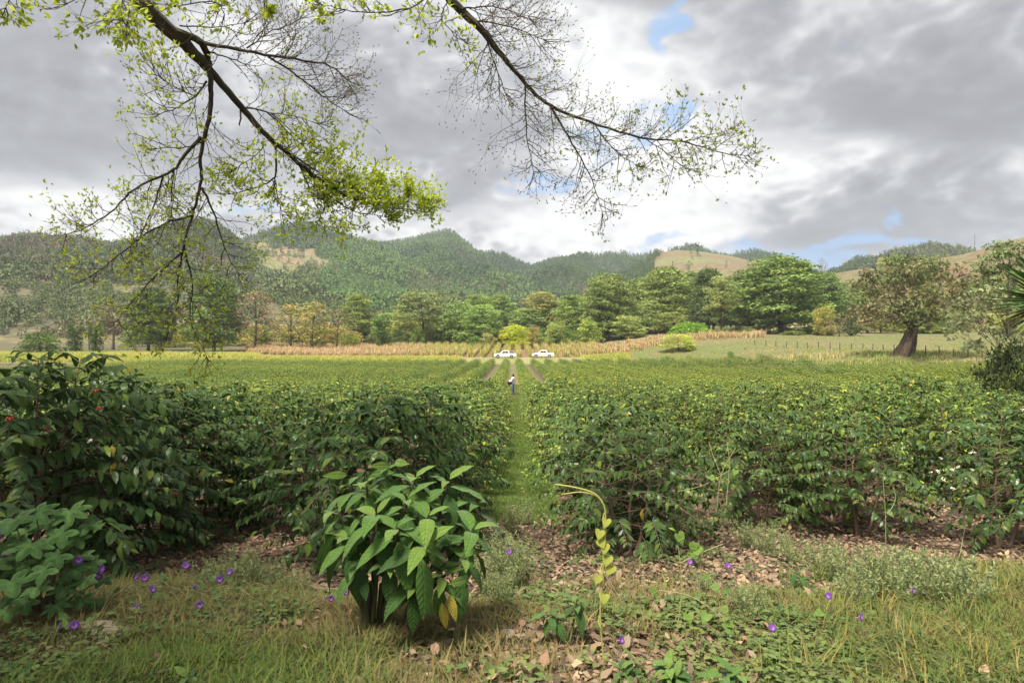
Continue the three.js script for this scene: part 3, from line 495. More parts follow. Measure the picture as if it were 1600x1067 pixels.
// pale big-leaved tree at the right edge
{
  const d = 62, x = XP(1578, d), y = ground(x, d), k = { H: 12.4, base: 0.22, prof: dome(4.3, 0.7), puffs: 60, pr: 0.9, flat: 0.6, q: 60, qs: 0.3, r: 0.2, bark: [0.2, 0.17, 0.13], cols: [[0.20, 0.245, 0.10], [0.165, 0.215, 0.08], [0.25, 0.28, 0.13]], even: true, twigs: 4, inner: 0.15, rise: 1.5, limbs: 1, hang: -0.6 };
  const g = treeParts(611, k), o = thing('pale_tree', 'tall loose pale green tree at the right edge, rising above the dry slope', 'tree', [x, y, -d]);
  part('trunk', g.trunk, M.wood, o); part('crown', g.crown, leafMat([1, 1, 1]), o);
}
tree('bush', 2, 1580, 531, 17, 96, 'dense dark grey green bush below the spiky leaves at the right edge', 'dark_bush', 'bush', null, [0.25, 0.25, 0.36]);

// ---------------------------------------------------------------- dry corn, grass strips, pasture fence
function bladesGeo(seed, n, h, spread, w, lean, cols, segs = 3) {
  const rng = RNG(seed), b = new MB();
  for (let k = 0; k < n; k++) {
    const a = rng() * 6.2832, r = Math.sqrt(rng()) * spread, base = V(Math.cos(a) * r, -0.03, Math.sin(a) * r), f = rng() * 6.2832, hh = h * (0.45 + 0.65 * rng()), ln = lean * (0.2 + rng()), c = jit(cols[Math.floor(rng() * cols.length)], rng, 0.25), sx = Math.cos(f + 1.57), sz = Math.sin(f + 1.57), N = V(-Math.cos(f) * 0.75, 0.65, -Math.sin(f) * 0.75).normalize();
    let prev = null;
    for (let s = 0; s <= segs; s++) {
      const t = s / segs, p = V(base.x + Math.cos(f) * ln * hh * t * t, base.y + hh * (t - 0.35 * ln * t * t), base.z + Math.sin(f) * ln * hh * t * t), ww = w * (1 - t * t) / 2;
      if (s < segs) { const i0 = b.v(V(p.x - sx * ww, p.y, p.z - sz * ww), N, c), i1 = b.v(V(p.x + sx * ww, p.y, p.z + sz * ww), N, c); if (prev) b.i.push(prev[0], prev[1], i0, prev[1], i1, i0); prev = [i0, i1]; } else { const i0 = b.v(p, N, c); b.i.push(prev[0], prev[1], i0); }
    }
  }
  return b.geo();
}
{
  const rng = RNG(31), corn = [0, 1].map((s) => bladesGeo(200 + s, 46, 2.0, 0.5, 0.13, 0.5, [[1, 1, 1], [0.8, 0.78, 0.7], [1.15, 1.05, 0.9]]));
  const lists = [[], []], strip = [[], []];
  for (let r = -34; r < 30; r++) {
    const x0 = pathX + rowSpacing * (r + 0.5);
    for (let d = 163; d < 236; d += 0.95) {
      const x = x0 + (rng() - 0.5) * 0.25, px = HX + F * x / d;
      if (px < 385 || px > 1195 || (px < 500 && d < 163 + (500 - px) * 0.16) || (px > 1010 && d < 170) || (x > 26 && d > 196)) continue;
      const green = Math.exp(-(((px - 745) / 115) ** 2)) + 0.55 * Math.exp(-(((px - 900) / 60) ** 2)), n = noise(x * 0.3 + 3, d * 0.12);
      const c = mixc(mixc([0.47, 0.345, 0.215], [0.45, 0.36, 0.22], rng()), mixc([0.42, 0.38, 0.13], [0.30, 0.36, 0.095], rng()), clamp(green * 0.95 + (n - 0.5) * 0.7));
      const s = 0.8 + 0.45 * rng(); lists[rng() < 0.5 ? 0 : 1].push([place(x, ground(x, d) - 0.05, -d, rng() * 6.28, s, s * (0.78 + green * 0.2 + 0.15 * noise(x * 0.4, d * 0.2, 2))), c]);
    }
  }
  const o = instanced('dry_corn', corn[0], M.grass, lists[0]); tag(o, 'rows of dry orange corn stalks beyond the two pickups', 'corn'); stuff(o);
  const o2 = instanced('dry_corn', corn[1], M.grass, lists[1]); tag(o2, 'dry corn stalks mixed into the same rows beyond the pickups', 'corn'); stuff(o2);
  const tall = [0, 1].map((s) => bladesGeo(210 + s, 40, 1.0, 0.8, 0.07, 0.7, [[1, 1, 1], [0.8, 0.85, 0.8], [1.2, 1.1, 0.95]]));
  for (let n = 0; n < 19000; n++) {
    const px = lerp(-40, 1640, rng()), q = rng(), left = px < 400 || (px < 985 && Math.abs(px - 815) > 95), d = left ? lerp(148, px < 400 ? 176 : 162, q) : lerp(90, 186, q * q), x = XP(px, d);
    if (!left && (px < 985 || d < fieldEnd(x) + 0.8)) continue;
    const m = fbm(x * 0.1, d * 0.1 + 4, 0, 3), pas = x > 26 && d > 104;
    if (pas && rng() > 0.3) continue;
    if (!left && x > 38 && d < 102 && rng() < 0.8) continue;
    const c = left ? mixc([0.50, 0.47, 0.12], [0.36, 0.42, 0.10], smooth(0.4, 0.6, m) * rng()) : mixc([0.27, 0.33, 0.085], [0.48, 0.40, 0.20], clamp(smooth(0.42, 0.58, m) * 0.7 + rng() * 0.4)), s = left ? (px < 400 ? 0.7 : 0.35) + 0.6 * rng() : pas ? 0.3 + 0.25 * rng() : 0.45 + 0.6 * rng();
    strip[rng() < 0.5 ? 0 : 1].push([place(x, ground(x, d) - 0.03, -d, rng() * 6.28, s), c]);
  }
  strip.forEach((l, i) => { const q = instanced('tall_grass', tall[i], M.grass, l); tag(q, ['yellow green grass strips between the coffee field and the woods', 'pale grass tufts mixed into the far grass strips'][i], 'grass'); stuff(q); });
}
function fence(px0, px1, d0, d1, n, label) {
  const x0 = XP(px0, d0), o = thing('pasture_fence', label, 'fence', [x0, ground(x0, d0), -d0]), rng = RNG(n * 7), tops = [];
  for (let i = 0; i < n; i++) {
    const px = lerp(px0, px1, i / (n - 1)) + (rng() - 0.5) * 3, d = lerp(d0, d1, i / (n - 1)), x = XP(px, d), b = new MB(), h = 1.25 * (0.9 + 0.25 * rng()), p = V(x - x0, ground(x, d) - ground(x0, d0), d0 - d), tip = p.clone().add(V((rng() - 0.5) * 0.15, h, (rng() - 0.5) * 0.1));
    b.tube([p.clone().add(V(0, -0.3, 0)), p.clone().lerp(tip, 0.5).add(V(0.02, 0, 0)), tip], [0.085, 0.075, 0.065], jit([0.13, 0.105, 0.08], rng, 0.2), 6); part('post', b.geo(), M.wood, o); tops.push([p, tip]);
  }
  for (const t of [0.4, 0.66, 0.92]) { const b = new MB(); b.tube(tops.map(([a, c]) => a.clone().lerp(c, t)), 0.008, [0.25, 0.25, 0.25], 3); part('wire', b.geo(), M.plain, o); }
}
fence(1426, 1600, 97, 90, 9, 'wooden post fence right of the gnarled tree at the pasture edge');
fence(1180, 1398, 150, 112, 14, 'thin post fence across the pasture left of the gnarled tree');
// a thin pole on the right-hand slope
{ const d = 512, [y] = hillLook(1524, d), b = new MB(); b.tube([V(0, -1, 0), V(0, 8, 0), V(0, 13.5, 0)], [0.22, 0.18, 0.12], [0.2, 0.19, 0.18], 6); const o = thing('utility_pole', 'thin lone pole standing on the crest of the dry slope', 'pole', [XP(1524, d), y, -d]); part('pole', b.geo(), M.wood, o); const c = new THREE.BoxGeometry(1.8, 0.16, 0.16), n = c.attributes.position.count; c.setAttribute('color', new THREE.Float32BufferAttribute(new Array(n * 3).fill(0.2), 3)); part('crossarm', c, M.plain, o).position.set(0, 12.6, 0.2); }
// ---------------------------------------------------------------- two white pickups
{
  const paint = P({ name: 'white_paint', color: new THREE.Color(0.80, 0.80, 0.79), roughness: 0.35, clearcoat: 1, clearcoatRoughness: 0.06 }), glass = S({ name: 'dark_glass', color: new THREE.Color(0.03, 0.035, 0.04), roughness: 0.06 }), black = S({ name: 'black_trim', color: new THREE.Color(0.025, 0.025, 0.027), roughness: 0.6 }), rubber = S({ name: 'rubber', color: new THREE.Color(0.03, 0.03, 0.03), roughness: 0.9 }), alloy = S({ name: 'alloy', color: new THREE.Color(0.5, 0.5, 0.5), roughness: 0.35, metalness: 0.8 }), red = S({ name: 'red_lens', color: new THREE.Color(0.45, 0.02, 0.015), roughness: 0.25 }), lens = S({ name: 'clear_lens', color: new THREE.Color(0.75, 0.77, 0.78), roughness: 0.1 });
  const ext = (pts, depth, bevel) => { const s = new THREE.Shape(); pts.forEach((p, i) => p.length === 2 ? (i ? s.lineTo(...p) : s.moveTo(...p)) : p.length === 6 ? s.absarc(...p) : s.quadraticCurveTo(...p)); const g = new THREE.ExtrudeGeometry(s, { depth: depth - 2 * bevel, bevelEnabled: true, bevelSize: bevel, bevelThickness: bevel, bevelSegments: 3, curveSegments: 14 }); g.translate(0, 0, -(depth - 2 * bevel) / 2); return g; };
  const box = (w, h, d) => new THREE.BoxGeometry(w, h, d);
  function pickup(px, py, d, turn, label, bar) {
    const x = XP(px, d), o = thing('pickup_truck', label, 'pickup truck', [x, ground(x, d), -d], turn, null);
    const ax = [-1.62, 1.48];
    part('body', ext([[-2.52, 0.48], [-2.06, 0.48], [ax[0], 0.48, 0.44, Math.PI, 0, true], [1.04, 0.46], [ax[1], 0.48, 0.44, Math.PI, 0, true], [2.56, 0.55], [2.58, 0.80], [0.98, 0.80], [0.96, 1.10], [-1.20, 1.12], [-2.2, 1.02, -2.44, 0.92], [-2.56, 0.75, -2.54, 0.55]], 1.80, 0.06), paint, o);
    for (const s of [-1, 1]) part('bed_side', box(1.58, 0.34, 0.09), paint, o).position.set(1.78, 0.965, s * 0.82);
    part('tailgate', box(0.08, 0.50, 1.62), paint, o).position.set(2.56, 0.90, 0);
    part('cab', ext([[-1.20, 1.12], [-0.52, 1.66], [-0.35, 1.74, -0.1, 1.76], [0.62, 1.74], [0.80, 1.70], [0.99, 1.10]], 1.58, 0.07), paint, o);
    const cut = (pts, z) => { const g = ext(pts, 0.03, 0.005); g.translate(0, 0, z); return g; };
    for (const s of [-1, 1]) {
      part('window', cut([[-0.92, 1.16], [-0.42, 1.60], [-0.02, 1.63], [-0.02, 1.16]], s * 0.785), glass, o); part('window', cut([[0.06, 1.16], [0.06, 1.63], [0.60, 1.62], [0.74, 1.16]], s * 0.785), glass, o);
      part('headlight', box(0.16, 0.16, 0.36), lens, o).position.set(-2.50, 0.86, s * 0.68); part('taillight', box(0.06, 0.30, 0.16), red, o).position.set(2.605, 0.95, s * 0.80);
      part('mirror', box(0.12, 0.16, 0.2), paint, o).position.set(-0.72, 1.22, s * 0.99);
      for (const hx of [-0.10, 0.70]) part('door_handle', box(0.16, 0.03, 0.03), black, o).position.set(hx, 1.0, s * 0.905);
      for (const a of ax) { const w = new THREE.CylinderGeometry(0.385, 0.385, 0.25, 22); w.rotateX(Math.PI / 2); const t = part('wheel', w, rubber, o); t.position.set(a, 0.385, s * 0.79); const r = new THREE.CylinderGeometry(0.235, 0.235, 0.262, 14); r.rotateX(Math.PI / 2); part('rim', r, alloy, t); }
    }
    const ws = box(0.03, 0.66, 1.34); ws.rotateZ(-0.90); part('windshield', ws, glass, o).position.set(-0.90, 1.43, 0);
    const rw = box(0.03, 0.40, 1.24); rw.rotateZ(0.29); part('rear_window', rw, glass, o).position.set(0.955, 1.43, 0);
    part('grille', box(0.06, 0.22, 0.9), black, o).position.set(-2.585, 0.82, 0); part('bumper', box(0.16, 0.2, 1.7), black, o).position.set(-2.57, 0.52, 0); part('rear_bumper', box(0.14, 0.16, 1.6), alloy, o).position.set(2.66, 0.56, 0);
    part('bed_floor', box(1.5, 0.03, 1.5), black, o).position.set(1.78, 0.89, 0);
    if (bar) for (const s of [-1, 1]) { const b = new MB(); b.tube([V(1.15, 1.1, s * 0.72), V(1.28, 1.62, s * 0.66), V(1.9, 1.12, s * 0.72)], 0.045, [0.03, 0.03, 0.03], 7); part('roll_bar', b.geo(), M.plain, o); }
    return o;
  }
  pickup(789, 560, 157, 0.05, 'left white pickup with a dark roll bar behind its cab, beyond the field', true);
  pickup(848.5, 560, 160, -0.04, 'white pickup with a plain open bed, right one of the two beyond the field', false);
}

// ---------------------------------------------------------------- the picker on the path
function blob(bones, cell, k = 0.035) {                      // tapered capsules joined by a smooth minimum, meshed
  const lo = V(9, 9, 9), hi = V(-9, -9, -9); for (const [a, b, r, q] of bones) for (const [p, s] of [[a, r], [b, q]]) { lo.min(p.clone().addScalar(-s - 0.06)); hi.max(p.clone().addScalar(s + 0.06)); }
  const size = Math.max(hi.x - lo.x, hi.y - lo.y, hi.z - lo.z), n = Math.ceil(size / cell) + 4, mc = new MarchingCubes(n, M.plain, false, false, 120000), c = lo.clone().add(hi).multiplyScalar(0.5), half = n * cell / 2;
  const ab = V(0, 0, 0), pa = V(0, 0, 0), p = V(0, 0, 0);
  for (let z = 0; z < n; z++) for (let y = 0; y < n; y++) for (let x = 0; x < n; x++) {
    p.set(c.x + (x / (n / 2) - 1) * half, c.y + (y / (n / 2) - 1) * half, c.z + (z / (n / 2) - 1) * half); let sum = 0;
    for (const [a, b, r, q] of bones) { ab.subVectors(b, a); pa.subVectors(p, a); const h = clamp(pa.dot(ab) / Math.max(ab.lengthSq(), 1e-9)); sum += Math.exp(-(pa.addScaledVector(ab, -h).length() - lerp(r, q, h)) / k); }
    mc.field[x + y * n + z * n * n] = sum > 0 ? k * Math.log(sum) : -1;
  }
  mc.isolation = 0; mc.update();
  const cnt = mc.count ?? mc.geometry.drawRange.count, g = new THREE.BufferGeometry(), pos = new Float32Array(cnt * 3);
  for (let i = 0; i < cnt; i++) { pos[i * 3] = c.x + mc.positionArray[i * 3] * half; pos[i * 3 + 1] = c.y + mc.positionArray[i * 3 + 1] * half; pos[i * 3 + 2] = c.z + mc.positionArray[i * 3 + 2] * half; }
  g.setAttribute('position', new THREE.BufferAttribute(pos, 3)); g.setAttribute('normal', new THREE.BufferAttribute(mc.normalArray.slice(0, cnt * 3), 3)); return g;
}
{
  const d = 53, x = XP(801, d), skin = S({ name: 'skin', color: new THREE.Color(0.30, 0.165, 0.10), roughness: 0.6 }), shirt = S({ name: 'pink_cotton', color: new THREE.Color(0.74, 0.58, 0.57), roughness: 0.9 }), jeans = S({ name: 'blue_denim', color: new THREE.Color(0.055, 0.11, 0.21), roughness: 0.9 }), hair = S({ name: 'dark_hair', color: new THREE.Color(0.025, 0.02, 0.018), roughness: 0.7 });
  const o = thing('person', 'person in a pale pink shirt and blue jeans standing on the path, picking', 'person', [x, ground(x, d), -d], 0);
  // facing left (-x), arms reaching into the bushes; heights in metres
  const hipL = V(0.01, 0.84, 0.09), hipR = V(0.01, 0.84, -0.09), sh = (s) => V(0.03, 1.27, s * 0.165), el = (s) => V(-0.13, 1.05, s * 0.20), ha = (s) => V(-0.35, 1.08 - 0.04 * s, s * 0.15);
  const legs = [[hipL, V(-0.015, 0.46, 0.10), 0.088, 0.058], [V(-0.015, 0.46, 0.10), V(0.03, 0.075, 0.10), 0.055, 0.038], [hipR, V(0.02, 0.46, -0.10), 0.088, 0.058], [V(0.02, 0.46, -0.10), V(0.07, 0.075, -0.10), 0.055, 0.038]];
  const trunk = [[V(0.01, 0.85, 0), V(0.02, 1.02, 0), 0.125, 0.115], [V(0.02, 1.02, 0), V(0.03, 1.24, 0), 0.115, 0.125], [sh(1), sh(-1), 0.065, 0.065]];
  const arms = [1, -1].flatMap((s) => [[sh(s), el(s), 0.052, 0.04], [el(s), ha(s), 0.038, 0.028]]);
  const head = [[V(0.02, 1.30, 0), V(0.0, 1.40, 0), 0.05, 0.048], [V(-0.012, 1.475, 0), V(0.006, 1.51, 0), 0.078, 0.088], [V(-0.05, 1.425, 0), V(-0.03, 1.44, 0), 0.045, 0.05], [V(-0.10, 1.465, 0), V(-0.09, 1.485, 0), 0.011, 0.008]];
  const hands = [1, -1].flatMap((s) => { const w = ha(s), r = [[w, w.clone().add(V(-0.075, 0.0, 0)), 0.026, 0.03]]; for (let f = 0; f < 4; f++) { const b = w.clone().add(V(-0.08, 0.005, (f - 1.5) * 0.019)), m = b.clone().add(V(-0.04 - (f === 1 ? 0.006 : 0), -0.006, 0)), e = m.clone().add(V(-0.022, -0.024, 0)); r.push([b, m, 0.009, 0.008], [m, e, 0.008, 0.007]); } r.push([w.clone().add(V(-0.03, 0.01, -s * 0.025)), w.clone().add(V(-0.07, 0.0, -s * 0.06)), 0.011, 0.008]); return r; });
  const feet = [[V(0.04, 0.05, 0.10), V(-0.12, 0.032, 0.11), 0.045, 0.03], [V(0.08, 0.05, -0.10), V(-0.08, 0.032, -0.11), 0.045, 0.03]];
  part('body', blob([...legs, ...trunk, ...arms, ...head, ...hands, ...feet], 0.016, 0.012), skin, o);
  const grow = (list, g) => list.map(([a, b, r, q]) => [a, b, r + g, q + g]);
  part('shirt', blob([...grow(trunk, 0.022), ...[1, -1].flatMap((s) => [[sh(s), el(s), 0.074, 0.062], [el(s), el(s).lerp(ha(s), 0.5), 0.058, 0.05]])], 0.014, 0.02), shirt, o);
  part('jeans', blob([[hipL, hipR, 0.125, 0.125], ...grow(legs, 0.02)], 0.014, 0.02), jeans, o);
  part('hair', blob([[V(0.025, 1.525, 0), V(0.035, 1.49, 0), 0.096, 0.090], [V(0.06, 1.47, 0), V(0.085, 1.38, 0), 0.055, 0.04]], 0.012, 0.02), hair, o);
  for (const s of [1, -1]) { const e = new THREE.SphereGeometry(0.012, 10, 8); part('eye', e, hair, o).position.set(-0.083, 1.488, s * 0.03); part('shoe', blob([[V(s > 0 ? 0.05 : 0.09, 0.052, s * 0.10), V(s > 0 ? -0.13 : -0.09, 0.036, s * 0.11), 0.056, 0.044]], 0.012, 0.02), hair, o); }
  // the picking basket at the waist
  const bk = thing('picking_basket', 'dark basket with a pale strap hanging at the waist of the person on the path', 'basket', [x - 0.22, ground(x, d) + 0.70, -d]);
  part('bucket', new THREE.LatheGeometry([[0.001, 0], [0.13, 0], [0.17, 0.14], [0.185, 0.27], [0.175, 0.27], [0.16, 0.14], [0.12, 0.015], [0.001, 0.015]].map((p) => new THREE.Vector2(...p)), 20), S({ name: 'dark_plastic', color: new THREE.Color(0.02, 0.025, 0.04), roughness: 0.5 }), bk);
  const band = new THREE.TorusGeometry(0.19, 0.014, 6, 24); band.rotateX(Math.PI / 2); part('rim', band, S({ name: 'dark_rim', color: new THREE.Color(0.03, 0.035, 0.05), roughness: 0.5 }), bk).position.y = 0.27;
  const st = new THREE.TorusGeometry(0.175, 0.022, 6, 28); st.rotateX(Math.PI / 2); st.scale(1.1, 1.6, 1.0); part('strap', st, S({ name: 'pale_strap', color: new THREE.Color(0.45, 0.44, 0.36), roughness: 0.9 }), bk).position.set(0.20, 0.02, 0);
}

// ---------------------------------------------------------------- coffee bushes
const coffeeT = [0, 1, 2, 3].map((s) => leafT({ L: 1, Wd: 0.33 + 0.04 * s, n: 5, fold: 0.12 + 0.12 * (s % 2), droop: 0.25 + 0.35 * (s % 3), wave: 0.2, stalk: 0.05, seed: 5 + s }));
const coffeeGeo = coffeeT.map((t) => templateGeo(t, [1, 1, 1]));
const coffeeSmall = [0, 1].map((s) => leafT({ L: 1, Wd: 0.46, n: 2, fold: 0.2, droop: 0.4 + 0.2 * s, stalk: 0.05, seed: 25 + s }));
function coffeePlan(seed, o = {}) {
  const rng = RNG(seed), h = o.h ?? 1.95, R = o.R ?? 1.15, leaves = [], wood = new MB(), spots = [], bark = [0.16, 0.105, 0.07], step = o.step ?? 0.085;
  const dark = o.dark ?? [0.046, 0.095, 0.026], mid = o.mid ?? [0.082, 0.15, 0.034], tip = o.tip ?? [0.24, 0.33, 0.045], flush = o.flush ?? 0.25;
  for (let s = 0; s < (o.stems ?? 3); s++) {
    const a = s * 2.2 + rng(), lx = Math.cos(a) * 0.34, lz = Math.sin(a) * 0.34, hs = h * (0.86 + 0.14 * rng()), st = (t) => V(lx * (0.25 + t * 0.9) + Math.sin(t * 6 + s) * 0.03, t * hs, lz * (0.25 + t * 0.9) + Math.cos(t * 5 + s) * 0.03);
    const sp = []; for (let k = 0; k <= 7; k++) sp.push(st(k / 7)); wood.tube(sp, sp.map((_, k) => 0.024 * (1 - k / 8.2)), jit(bark, rng, 0.15), 5);
    let turn = rng() * 6.28;
    for (let y = o.low ?? 0.30; y < hs; y += step * (0.8 + 0.4 * rng())) {
      turn += 1.57 + (rng() - 0.5) * 0.5; const t = y / hs, L = R * (t < 0.35 ? 0.82 + 0.4 * t : 0.96 - Math.pow((t - 0.35) / 0.68, 1.7) * 0.80) * (0.75 + 0.4 * rng());
      for (const q of [0, Math.PI]) {
        const b = turn + q, dx = Math.cos(b), dz = Math.sin(b), rise = 0.28 + 0.55 * t, sag = 0.38 + 0.22 * rng(), base = st(t), at = (u) => V(base.x + dx * u * L, base.y + (rise * u - sag * u * u) * L, base.z + dz * u * L);
        if (o.wood !== false) wood.tube([at(0), at(0.5), at(1)], [0.006, 0.0045, 0.002], jit(t > 0.7 ? [0.10, 0.13, 0.04] : bark, rng, 0.2), 3, false);
        const gap = (o.gap ?? 0.062) / L;
        for (let u = 0.22 + 0.2 * rng(); u <= 1.001; u += gap * (0.85 + 0.3 * rng())) {
          const p = at(u), f = at(u + 0.02).sub(at(u)).normalize(), side = f.clone().cross(V(0, 1, 0)).normalize();
          const last = u > 1 - 1.6 * gap, young = (last || (u > 0.6 && rng() < 0.14)) && rng() < flush * 1.25, l = (o.leaf ?? 0.145) * (0.62 + 0.62 * rng()) * (last ? 0.62 : 1);
          for (const w of [-1, 1]) {
            if (rng() < (o.miss ?? 0.12)) continue;
            const dn = last ? (young ? 0.35 : 0.0) : 0.05 - 1.05 * rng(), dir = side.clone().multiplyScalar(w * (last ? 0.5 : 1)).addScaledVector(f, 0.55 + 0.3 * rng()).add(V((rng() - 0.5) * 0.3, dn, (rng() - 0.5) * 0.3)).normalize();
            const up = V((rng() - 0.5) * 0.9, 1, (rng() - 0.5) * 0.9).addScaledVector(f, 0.15), m = basis(p, dir, up, l), c = jit(young ? mixc(mid, tip, 0.4 + 0.6 * rng()) : mixc(dark, mid, rng()), rng, 0.25); if (rng() < 0.006) { c[0] = 0.42; c[1] = 0.33; c[2] = 0.05; }
            leaves.push({ m, c, v: Math.floor(rng() * 4), p });
          }
          if (u > 0.35 && u < 0.9) spots.push(p);
        }
      }
    }
  }
  return { leaves, wood: wood.geo(), spots, rng };
}
function foliageGeo(plan, T = coffeeT) { const b = new MB(); for (const l of plan.leaves) b.add(T[l.v % T.length], l.m, l.c); return b.geo(); }
const tintMats = {};
const tintMat = (base, c) => { const k = base.uuid + c.map((x) => Math.round(x * 12)).join(); if (!tintMats[k]) { tintMats[k] = base.clone(); tintMats[k].color.setRGB(...c.map((x) => Math.round(x * 12) / 12)); } return tintMats[k]; };
const whitePetal = S({ name: 'white_petal', color: new THREE.Color(0.72, 0.70, 0.55), roughness: 0.8 }), cherryMat = S({ name: 'coffee_cherry', color: new THREE.Color(0.33, 0.03, 0.02), roughness: 0.35 });
const flowerGeo = (() => { const l = [], rng = RNG(3); for (let k = 0; k < 9; k++) { const g = new THREE.ConeGeometry(0.006, 0.026, 5); g.rotateX(Math.PI); g.translate(0, 0.014, 0); g.rotateZ((rng() - 0.5) * 2.2); g.rotateY(rng() * 6.28); g.translate((rng() - 0.5) * 0.018, 0, (rng() - 0.5) * 0.018); l.push(g); } return mergeGeometries(l); })();
const cherryGeo = (() => { const l = [], rng = RNG(8); for (let k = 0; k < 7; k++) { const g = new THREE.SphereGeometry(0.0085, 8, 6); g.scale(1, 1.2, 1); g.translate((rng() - 0.5) * 0.04, (rng() - 0.5) * 0.025, (rng() - 0.5) * 0.04); l.push(g); } return mergeGeometries(l); })();

// the bushes nearest to the camera, each its own plan, leaves as parts
const nearSpots = [  // darker tints on the left put part of the tree shade into leaf colour
  [-4.15, 5.9, 1.98, 1.25, 'dark coffee bush with cream buds and red cherries at the left edge', [0.9, 0.92, 0.92], { flowers: 16, cherries: 10, leaf: 0.153, flush: 0.10 }],
  [-4.4, 7.0, 2.08, 1.25, 'dark coffee bush behind the lobed plant, second in the left row', [0.9, 0.92, 0.92], { cherries: 6, flowers: 4, leaf: 0.144, flush: 0.12 }],
  [-4.2, 8.1, 2.0, 1.2, 'dark coffee bush in the left row, behind the purple flowers', [0.92, 0.95, 0.92], { flowers: 3, leaf: 0.135, flush: 0.14 }],
  [-4.25, 9.2, 1.95, 1.2, 'coffee bush deep in the left row, before the gap with brown litter', [0.95, 0.97, 0.92], { leaf: 0.131, flush: 0.18 }],
  [-1.55, 6.9, 1.78, 1.15, 'coffee bush directly behind the broad leaved shrub', [0.95, 0.97, 0.9], { leaf: 0.135, flush: 0.15 }],
  [-1.25, 7.9, 1.9, 1.18, 'coffee bush left of the grassy path, second behind the shrub', [1, 1, 0.9], { leaf: 0.126, flush: 0.35 }],
  [-1.35, 9.0, 1.9, 1.15, 'coffee bush left of the grassy path, third behind the shrub', [1.03, 1.03, 0.9], { leaf: 0.117, flush: 0.4 }],
  [-2.75, 9.0, 1.55, 1.1, 'lower coffee bush filling the gap between the two left rows', [0.85, 0.9, 0.82], { leaf: 0.126, flush: 0.25 }],
  [1.45, 7.9, 1.62, 1.05, 'coffee bush with thin brown stems at the right end of the litter', [1, 1, 0.9], { flowers: 4, leaf: 0.113, flush: 0.35, miss: 0.2, low: 0.15 }],
  [1.35, 8.8, 1.75, 1.12, 'coffee bush right of the path behind the thin stemmed one', [1.03, 1.03, 0.9], { leaf: 0.113, flush: 0.45 }],
  [4.3, 8.5, 1.65, 1.15, 'coffee bush with bare lower trunk over brown litter on the right', [1.03, 1.03, 0.9], { leaf: 0.108, flush: 0.45, low: 0.35, miss: 0.12 }],
  [5.5, 7.7, 1.5, 1.05, 'coffee bush with white flower heads and bare reddish stems, lower right', [0.95, 0.97, 0.9], { flowers: 26, leaf: 0.113, flush: 0.3, miss: 0.25, low: 0.25 }],
  [6.3, 7.3, 1.4, 1.05, 'coffee bush cut by the right edge of the picture', [0.9, 0.95, 0.85], { flowers: 6, leaf: 0.108, flush: 0.35 }],
  [1.15, 7.0, 1.35, 0.95, 'low leafy coffee bush at the very front of the row right of the path', [1, 1, 0.9], { leaf: 0.108, flush: 0.35, miss: 0.2, low: 0.12 }],
  [3.3, 9.3, 1.55, 1.1, 'leafy coffee bush closing the gap between the two right rows', [1.03, 1.03, 0.9], { leaf: 0.108, flush: 0.4, low: 0.15 }],
];
const leafShades = {};
nearSpots.forEach(([x, d, h, R, label, tint, q], i) => {
  const plan = coffeePlan(1000 + i * 17, { h, R, flush: q.flush, leaf: q.leaf, miss: q.miss ?? 0.10, low: q.low ?? 0.22, step: 0.08, stems: 3, gap: 0.056 });
  const o = thing('coffee_bush', label, 'coffee bush', [x, ground(x, d) - 0.02, -d]);
  const eye = V(-x, EYE - o.position.y, d).normalize();
  for (const l of plan.leaves) l.k = l.p.dot(eye) + 0.12 * plan.rng();
  plan.leaves.sort((a, b) => b.k - a.k);
  part('stem', plan.wood, M.twig, o);
  const rest = stuff(part('foliage', foliageGeo({ leaves: plan.leaves.slice(230) }), tintMat(M.coffee, tint), o));
  for (const l of plan.leaves.slice(0, 230)) {
    const c = [l.c[0] * tint[0], l.c[1] * tint[1], l.c[2] * tint[2]], pick = [0.03, 0.045, 0.06, 0.08, 0.11, 0.16].findIndex((g) => c[1] < g * 1.16), g = [0.03, 0.045, 0.06, 0.08, 0.11, 0.16, 0.21][pick < 0 ? 6 : pick], young = g > 0.14;
    const mat = leafShades[g] ??= (() => { const m = M.coffee.clone(); m.color.setRGB(g * (young ? 0.68 : 0.50), g, g * (young ? 0.17 : 0.29)); return m; })();
    const e = part('leaf', coffeeGeo[l.v], mat, o); e.applyMatrix4(l.m);
  }
  for (let k = 0; k < (q.flowers ?? 0); k++) { const p = plan.spots[Math.floor((0.35 + 0.65 * plan.rng()) * plan.spots.length)]; const front = eye.clone().multiplyScalar(0.15); const e = part('flower_cluster', flowerGeo, whitePetal, o); e.position.copy(p).add(front); e.scale.setScalar(0.75 + 0.5 * plan.rng()); e.rotation.set(plan.rng() * 2 - 1, plan.rng() * 6, plan.rng() * 2 - 1); }
  for (let k = 0; k < (q.cherries ?? 0); k++) { const p = plan.spots[Math.floor(0.3 * plan.rng() * plan.spots.length)]; const e = part('cherry_cluster', cherryGeo, cherryMat, o); e.position.copy(p).addScaledVector(eye, 0.2); }
});
